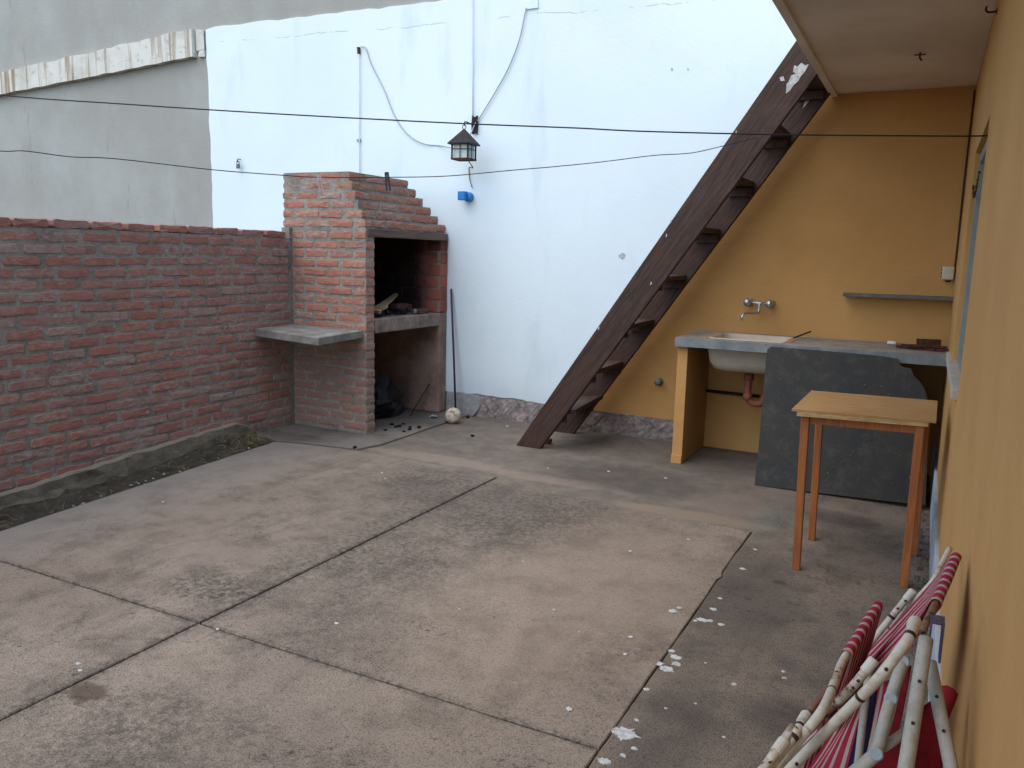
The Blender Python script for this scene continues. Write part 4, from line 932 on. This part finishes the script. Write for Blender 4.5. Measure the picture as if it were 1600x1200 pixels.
# ================================================================== FOLDED DECK CHAIRS
def mkplane(p0, p1, p2):
    p0, p1, p2 = Vector(p0), Vector(p1), Vector(p2); n_ = (p1-p0).cross(p2-p0).normalized()
    if n_.dot(CAM-p0) < 0: n_ = -n_
    return p0, n_
def to_floor(pts, z=.006):
    a, b = pts[-2], pts[-1]; d = (b-a)
    if d.z > -.01 or b.z < z: return pts
    t = (z-b.z)/d.z; return pts+[b+d*t]
def rail(parent, name, plane, px, off, rad, mat, floor=True, cap=None, tape=(), holes=()):
    p, n_ = plane; pts = [onplane(x, y, p+n_*off, n_) for x, y in px]
    if floor: pts = to_floor(pts)
    pts = [Vector((min(q.x, XH-.02), q.y, q.z)) for q in pts]
    bm = B(); sp = smooth_path(pts, 5); addtube(bm, sp, rad, 12); o = mobj(name, bm, mat, parent, True)
    if cap:
        d = (pts[0]-pts[1]).normalized(); bm = B(); addlathe(bm, [(rad*1.18, -.022), (rad*1.2, .006), (rad*.95, .010)], pts[0], d, 14); mobj('end_cap', bm, cap, o)
    for t in tape:
        i = min(int(t*(len(sp)-1)), len(sp)-2); d = (sp[i+1]-sp[i]).normalized(); bm = B(); addlathe(bm, [(rad*1.005, -.004), (rad*1.04, -.003), (rad*1.04, .003), (rad*1.005, .004)], sp[i], d, 14); mobj('tape', bm, MAT_TAPE, o)
    for x, y in holes:
        q = onplane(x, y, p+n_*(off+rad*.97), n_); bm = B(); addlathe(bm, [(.0035, 0), (.0035, .0015)], q, (CAM-q), 8); mobj('bolt_hole', bm, MAT_TAPE, o)
    return o
def canvas(parent, far, near_, down, rad, n_, l1, l2, sag=.015):
    """cloth wrapped over the top bar; down: unit vector along the chair, n_: normal"""
    far, near_, down, n_ = Vector(far), Vector(near_), Vector(down).normalized(), Vector(n_); prof = []
    for k in range(10): t = k/10; prof.append((down*(l1*(1-t))+n_*(rad-.006-sag*math.sin(t*math.pi)), 0))
    for k in range(9): a = math.pi*k/8; prof.append((n_*rad*math.cos(a)-down*rad*math.sin(a), 0))
    for k in range(1, 11): t = k/10; prof.append((down*(l2*t)-n_*(rad+.012*math.sin(t*3)), 0))
    bm = B(); uvl = bm.loops.layers.uv.new('UVMap'); NW = 18; rr_ = random.Random(3)
    grid = []
    for i in range(NW+1):
        u = i/NW; c = far+(near_-far)*u
        grid.append([bm.verts.new(c+q[0]+n_*(.004*math.sin(u*9+j*.4)*(1 if j < 9 or j > 20 else .1))) for j, q in enumerate(prof)])
    for i in range(NW):
        for j in range(len(prof)-1):
            f = bm.faces.new((grid[i][j], grid[i+1][j], grid[i+1][j+1], grid[i][j+1]))
            for l, (ii, jj) in zip(f.loops, ((i, j), (i+1, j), (i+1, j+1), (i, j+1))): l[uvl].uv = (ii/NW, jj/len(prof))
    bmesh.ops.solidify(bm, geom=list(bm.faces), thickness=.0018)
    return mobj('canvas', bm, MAT_CANVAS, parent, True)
R_ = .0088
# chair A (left)
A0, A1, A2 = (-.045, 2.15, .65), (-.088, 1.80, .65), (-.42, 2.15, 0)
PA = mkplane(A0, A1, A2)
chA = thing('deck_chair', 'folded deck chair with red striped top bar farthest from the house wall', 'deck chair', (-.4, 2.15, 0), 'folded deck chairs leaning on the house wall')
fa, na = onplane(1372, 946, *PA), onplane(1322, 1024, *PA)
dn = (Vector(A2)-(Vector(A0)+Vector(A1))/2); dn -= (na-fa).normalized()*dn.dot((na-fa).normalized())
canvas(chA, fa, na, (-.22, 0, -1), R_+.003, Vector((-1, 0, .22)).normalized(), .5, .5, -.0)
rail(chA, 'top_bar', PA, [(1373, 944), (1322, 1024), (1306, 1062), (1288, 1104), (1262, 1140), (1215, 1196)], 0, R_, MAT_TUBEW, True, None, (.42,))
rail(chA, 'side_rail', PA, [(1258, 1120), (1240, 1150), (1190, 1215)], .012, R_, MAT_TUBEW, True, MAT_CAPW, (.2, .45))
rail(chA, 'side_rail', PA, [(1297, 1074), (1268, 1108), (1205, 1190)], -.014, R_*.9, MAT_TUBEB, True)
rail(chA, 'side_rail', PA, [(1222, 1162), (1198, 1195), (1180, 1220)], .02, R_, MAT_TUBEW, True, MAT_CAPW)
# chair B (middle)
B0, B1, B2 = (.112, 2.21, .79), (.078, 1.86, .79), (-.32, 2.2, 0)
PB = mkplane(B0, B1, B2)
chB = thing('deck_chair', 'folded deck chair whose pink striped canvas top touches the house wall', 'deck chair', (-.3, 2.2, 0), 'folded deck chairs leaning on the house wall')
fb, nb_ = onplane(1494, 870, *PB), onplane(1462, 944, *PB)
dn = (Vector(B2)-(Vector(B0)+Vector(B1))/2); dn -= (nb_-fb).normalized()*dn.dot((nb_-fb).normalized())
canvas(chB, fb, nb_, dn, R_+.003, PB[1], .60, .5, .006)
rail(chB, 'top_bar', PB, [(1494, 870), (1462, 943), (1441, 986)], 0, R_*.9, MAT_TUBEB, False)
rail(chB, 'side_rail', PB, [(1484, 857), (1472, 880), (1461, 903), (1443, 925), (1398, 972), (1363, 1016), (1337, 1048)], -.006, R_*.8, MAT_TUBEW, True, None, (.6,))
rail(chB, 'side_rail', PB, [(1424, 927), (1403, 952), (1378, 983), (1352, 1015), (1330, 1042)], .012, R_*1.0, MAT_TUBEW, True, MAT_CAPW, (.3,), ((1415, 939), (1403, 951)))
rail(chB, 'side_rail', PB, [(1429, 973), (1422, 993), (1402, 1022), (1384, 1046), (1355, 1079), (1300, 1134), (1240, 1196)], .052, R_*1.05, MAT_TUBEW, True, MAT_CAPW, (.15, .62), ((1385, 1046), (1245, 1194)))
rail(chB, 'side_rail', PB, [(1362, 1036), (1335, 1070), (1306, 1100)], .045, R_*1.05, MAT_TUBEW, False, MAT_CAPW, (), ((1341, 1064), (1333, 1075)))
rail(chB, 'side_rail', PB, [(1306, 1098), (1270, 1134), (1200, 1204)], .043, R_*.95, MAT_TUBEB, True)
# chair C (grey, nearest the wall)
chC = thing('deck_chair', 'grey tubed folding chair with plain red cloth closest to the ochre wall', 'deck chair', (.06, 1.9, 0), 'folded deck chairs leaning on the house wall')
def tube3(parent, name, pts, rad, mat, holes=0):
    bm = B(); addtube(bm, smooth_path(pts, 5), rad, 12); o = mobj(name, bm, mat, parent, True)
    pts = [Vector(p) for p in pts]
    for k in range(holes):
        q = pts[0]+(pts[1]-pts[0])*(.35+.3*k); v = (CAM-q).normalized(); d = (pts[1]-pts[0]).normalized(); v = (v-d*v.dot(d)).normalized(); bm = B(); addlathe(bm, [(.0032, -.001), (.0032, .0012)], q+v*rad, v, 8); mobj('bolt_hole', bm, MAT_TAPE, o)
    return o
def PD(x, y, d): return CAM+ray(x, y).normalized()*d
def legdown(a, b): a, b = Vector(a), Vector(b); return [a, b, a+(b-a)*((.008-a.z)/(b.z-a.z))]
tube3(chC, 'leg', legdown(PD(1447, 998, 1.76), PD(1413, 1215, 1.66)), .0128, MAT_TUBEG, 2)
tube3(chC, 'leg', legdown(PD(1453, 1035, 1.80), PD(1489, 1215, 1.70)), .0118, MAT_TUBEG, 2)
ap_ = [PD(1411, 1034, 1.84), PD(1392, 1092, 1.78), PD(1369, 1178, 1.72)]
tube3(chC, 'arm', ap_, .0112, MAT_TUBEG)
tube3(chC, 'arm', legdown(ap_[2], PD(1325, 1216, 1.74)), .0118, MAT_TUBEG)
tube3(chC, 'arm', legdown(PD(1357, 1050, 1.95), PD(1338, 1215, 1.9)), .0075, MAT_TUBEG)
for q in ap_:
    v_ = (CAM-q).normalized(); bm = B(); addlathe(bm, [(.0118, -.004), (.0122, .012), (.010, .0145)], q, v_, 16); mobj('end_cap', bm, MAT_CAPG, chC)
q = PD(1463, 990, 1.84); bm = B()
addbox(bm, q+Vector((-.012, -.02, -.015)), q+Vector((-.009, .02, .03)), .0008); addbox(bm, q+Vector((-.0088, -.02, .026)), q+Vector((.0078, .02, .03)), .0008); addbox(bm, q+Vector((.008, -.02, -.05)), q+Vector((.012, .02, .03)), .0008); mobj('hinge_bracket', bm, MAT_VIOLET, chC)
def quad_cloth(name, a, b, c, d, mat, n=10, wave=.006, parent=None):
    bm = B(); uvl = bm.loops.layers.uv.new('UVMap'); gd = addgrid(bm, lambda u, v: (Vector(a)*(1-u)+Vector(b)*u)*(1-v)+(Vector(d)*(1-u)+Vector(c)*u)*v+Vector((wave*math.sin(u*7+v*3), wave*math.cos(v*6), 0)), n, n)
    idx = {v: (i/n, j/n) for i, row in enumerate(gd) for j, v in enumerate(row)}
    for f in bm.faces:
        for l in f.loops: l[uvl].uv = idx[l.vert]
    bmesh.ops.solidify(bm, geom=list(bm.faces), thickness=.003); mobj(name, bm, mat, parent or chC, True)
quad_cloth('red_cloth', PD(1400, 1160, 1.84), PD(1468, 1085, 1.9), PD(1470, 1290, 1.85), PD(1395, 1290, 1.8), MAT_RED)
quad_cloth('red_cloth', PD(1415, 1045, 1.90), PD(1424, 1040, 1.90), PD(1402, 1160, 1.86), PD(1384, 1165, 1.86), MAT_RED, 5, .001)
quad_cloth('red_cloth', PD(1352, 1180, 1.82), PD(1410, 1155, 1.84), PD(1410, 1300, 1.8), PD(1330, 1300, 1.8), MAT_RED)
bm = B(); a, b = PD(1485, 1074, 1.93), PD(1462, 1130, 1.92); d_ = (b-a); addlathe(bm, [(.008, 0), (.017, .006), (.018, .1), (.017, d_.length), (.008, d_.length+.01)], a, d_, 14); mobj('rolled_cloth', bm, MAT_RED, chC, True)
quad_cloth('navy_cloth', PD(1352, 1070, 2.0), PD(1372, 1060, 2.0), PD(1345, 1230, 1.95), PD(1315, 1230, 1.95), MAT_NAVY, 6, .003)
tube3(chC, 'crossbar', [PD(1380, 1168, 1.75), PD(1420, 1140, 1.80)], .009, MAT_TUBEG)
quad_cloth('canvas', PD(1318, 1105, 2.16), PD(1392, 1062, 2.16), PD(1345, 1260, 2.1), PD(1215, 1260, 2.1), MAT_CANVAS, 14, .008, chB)
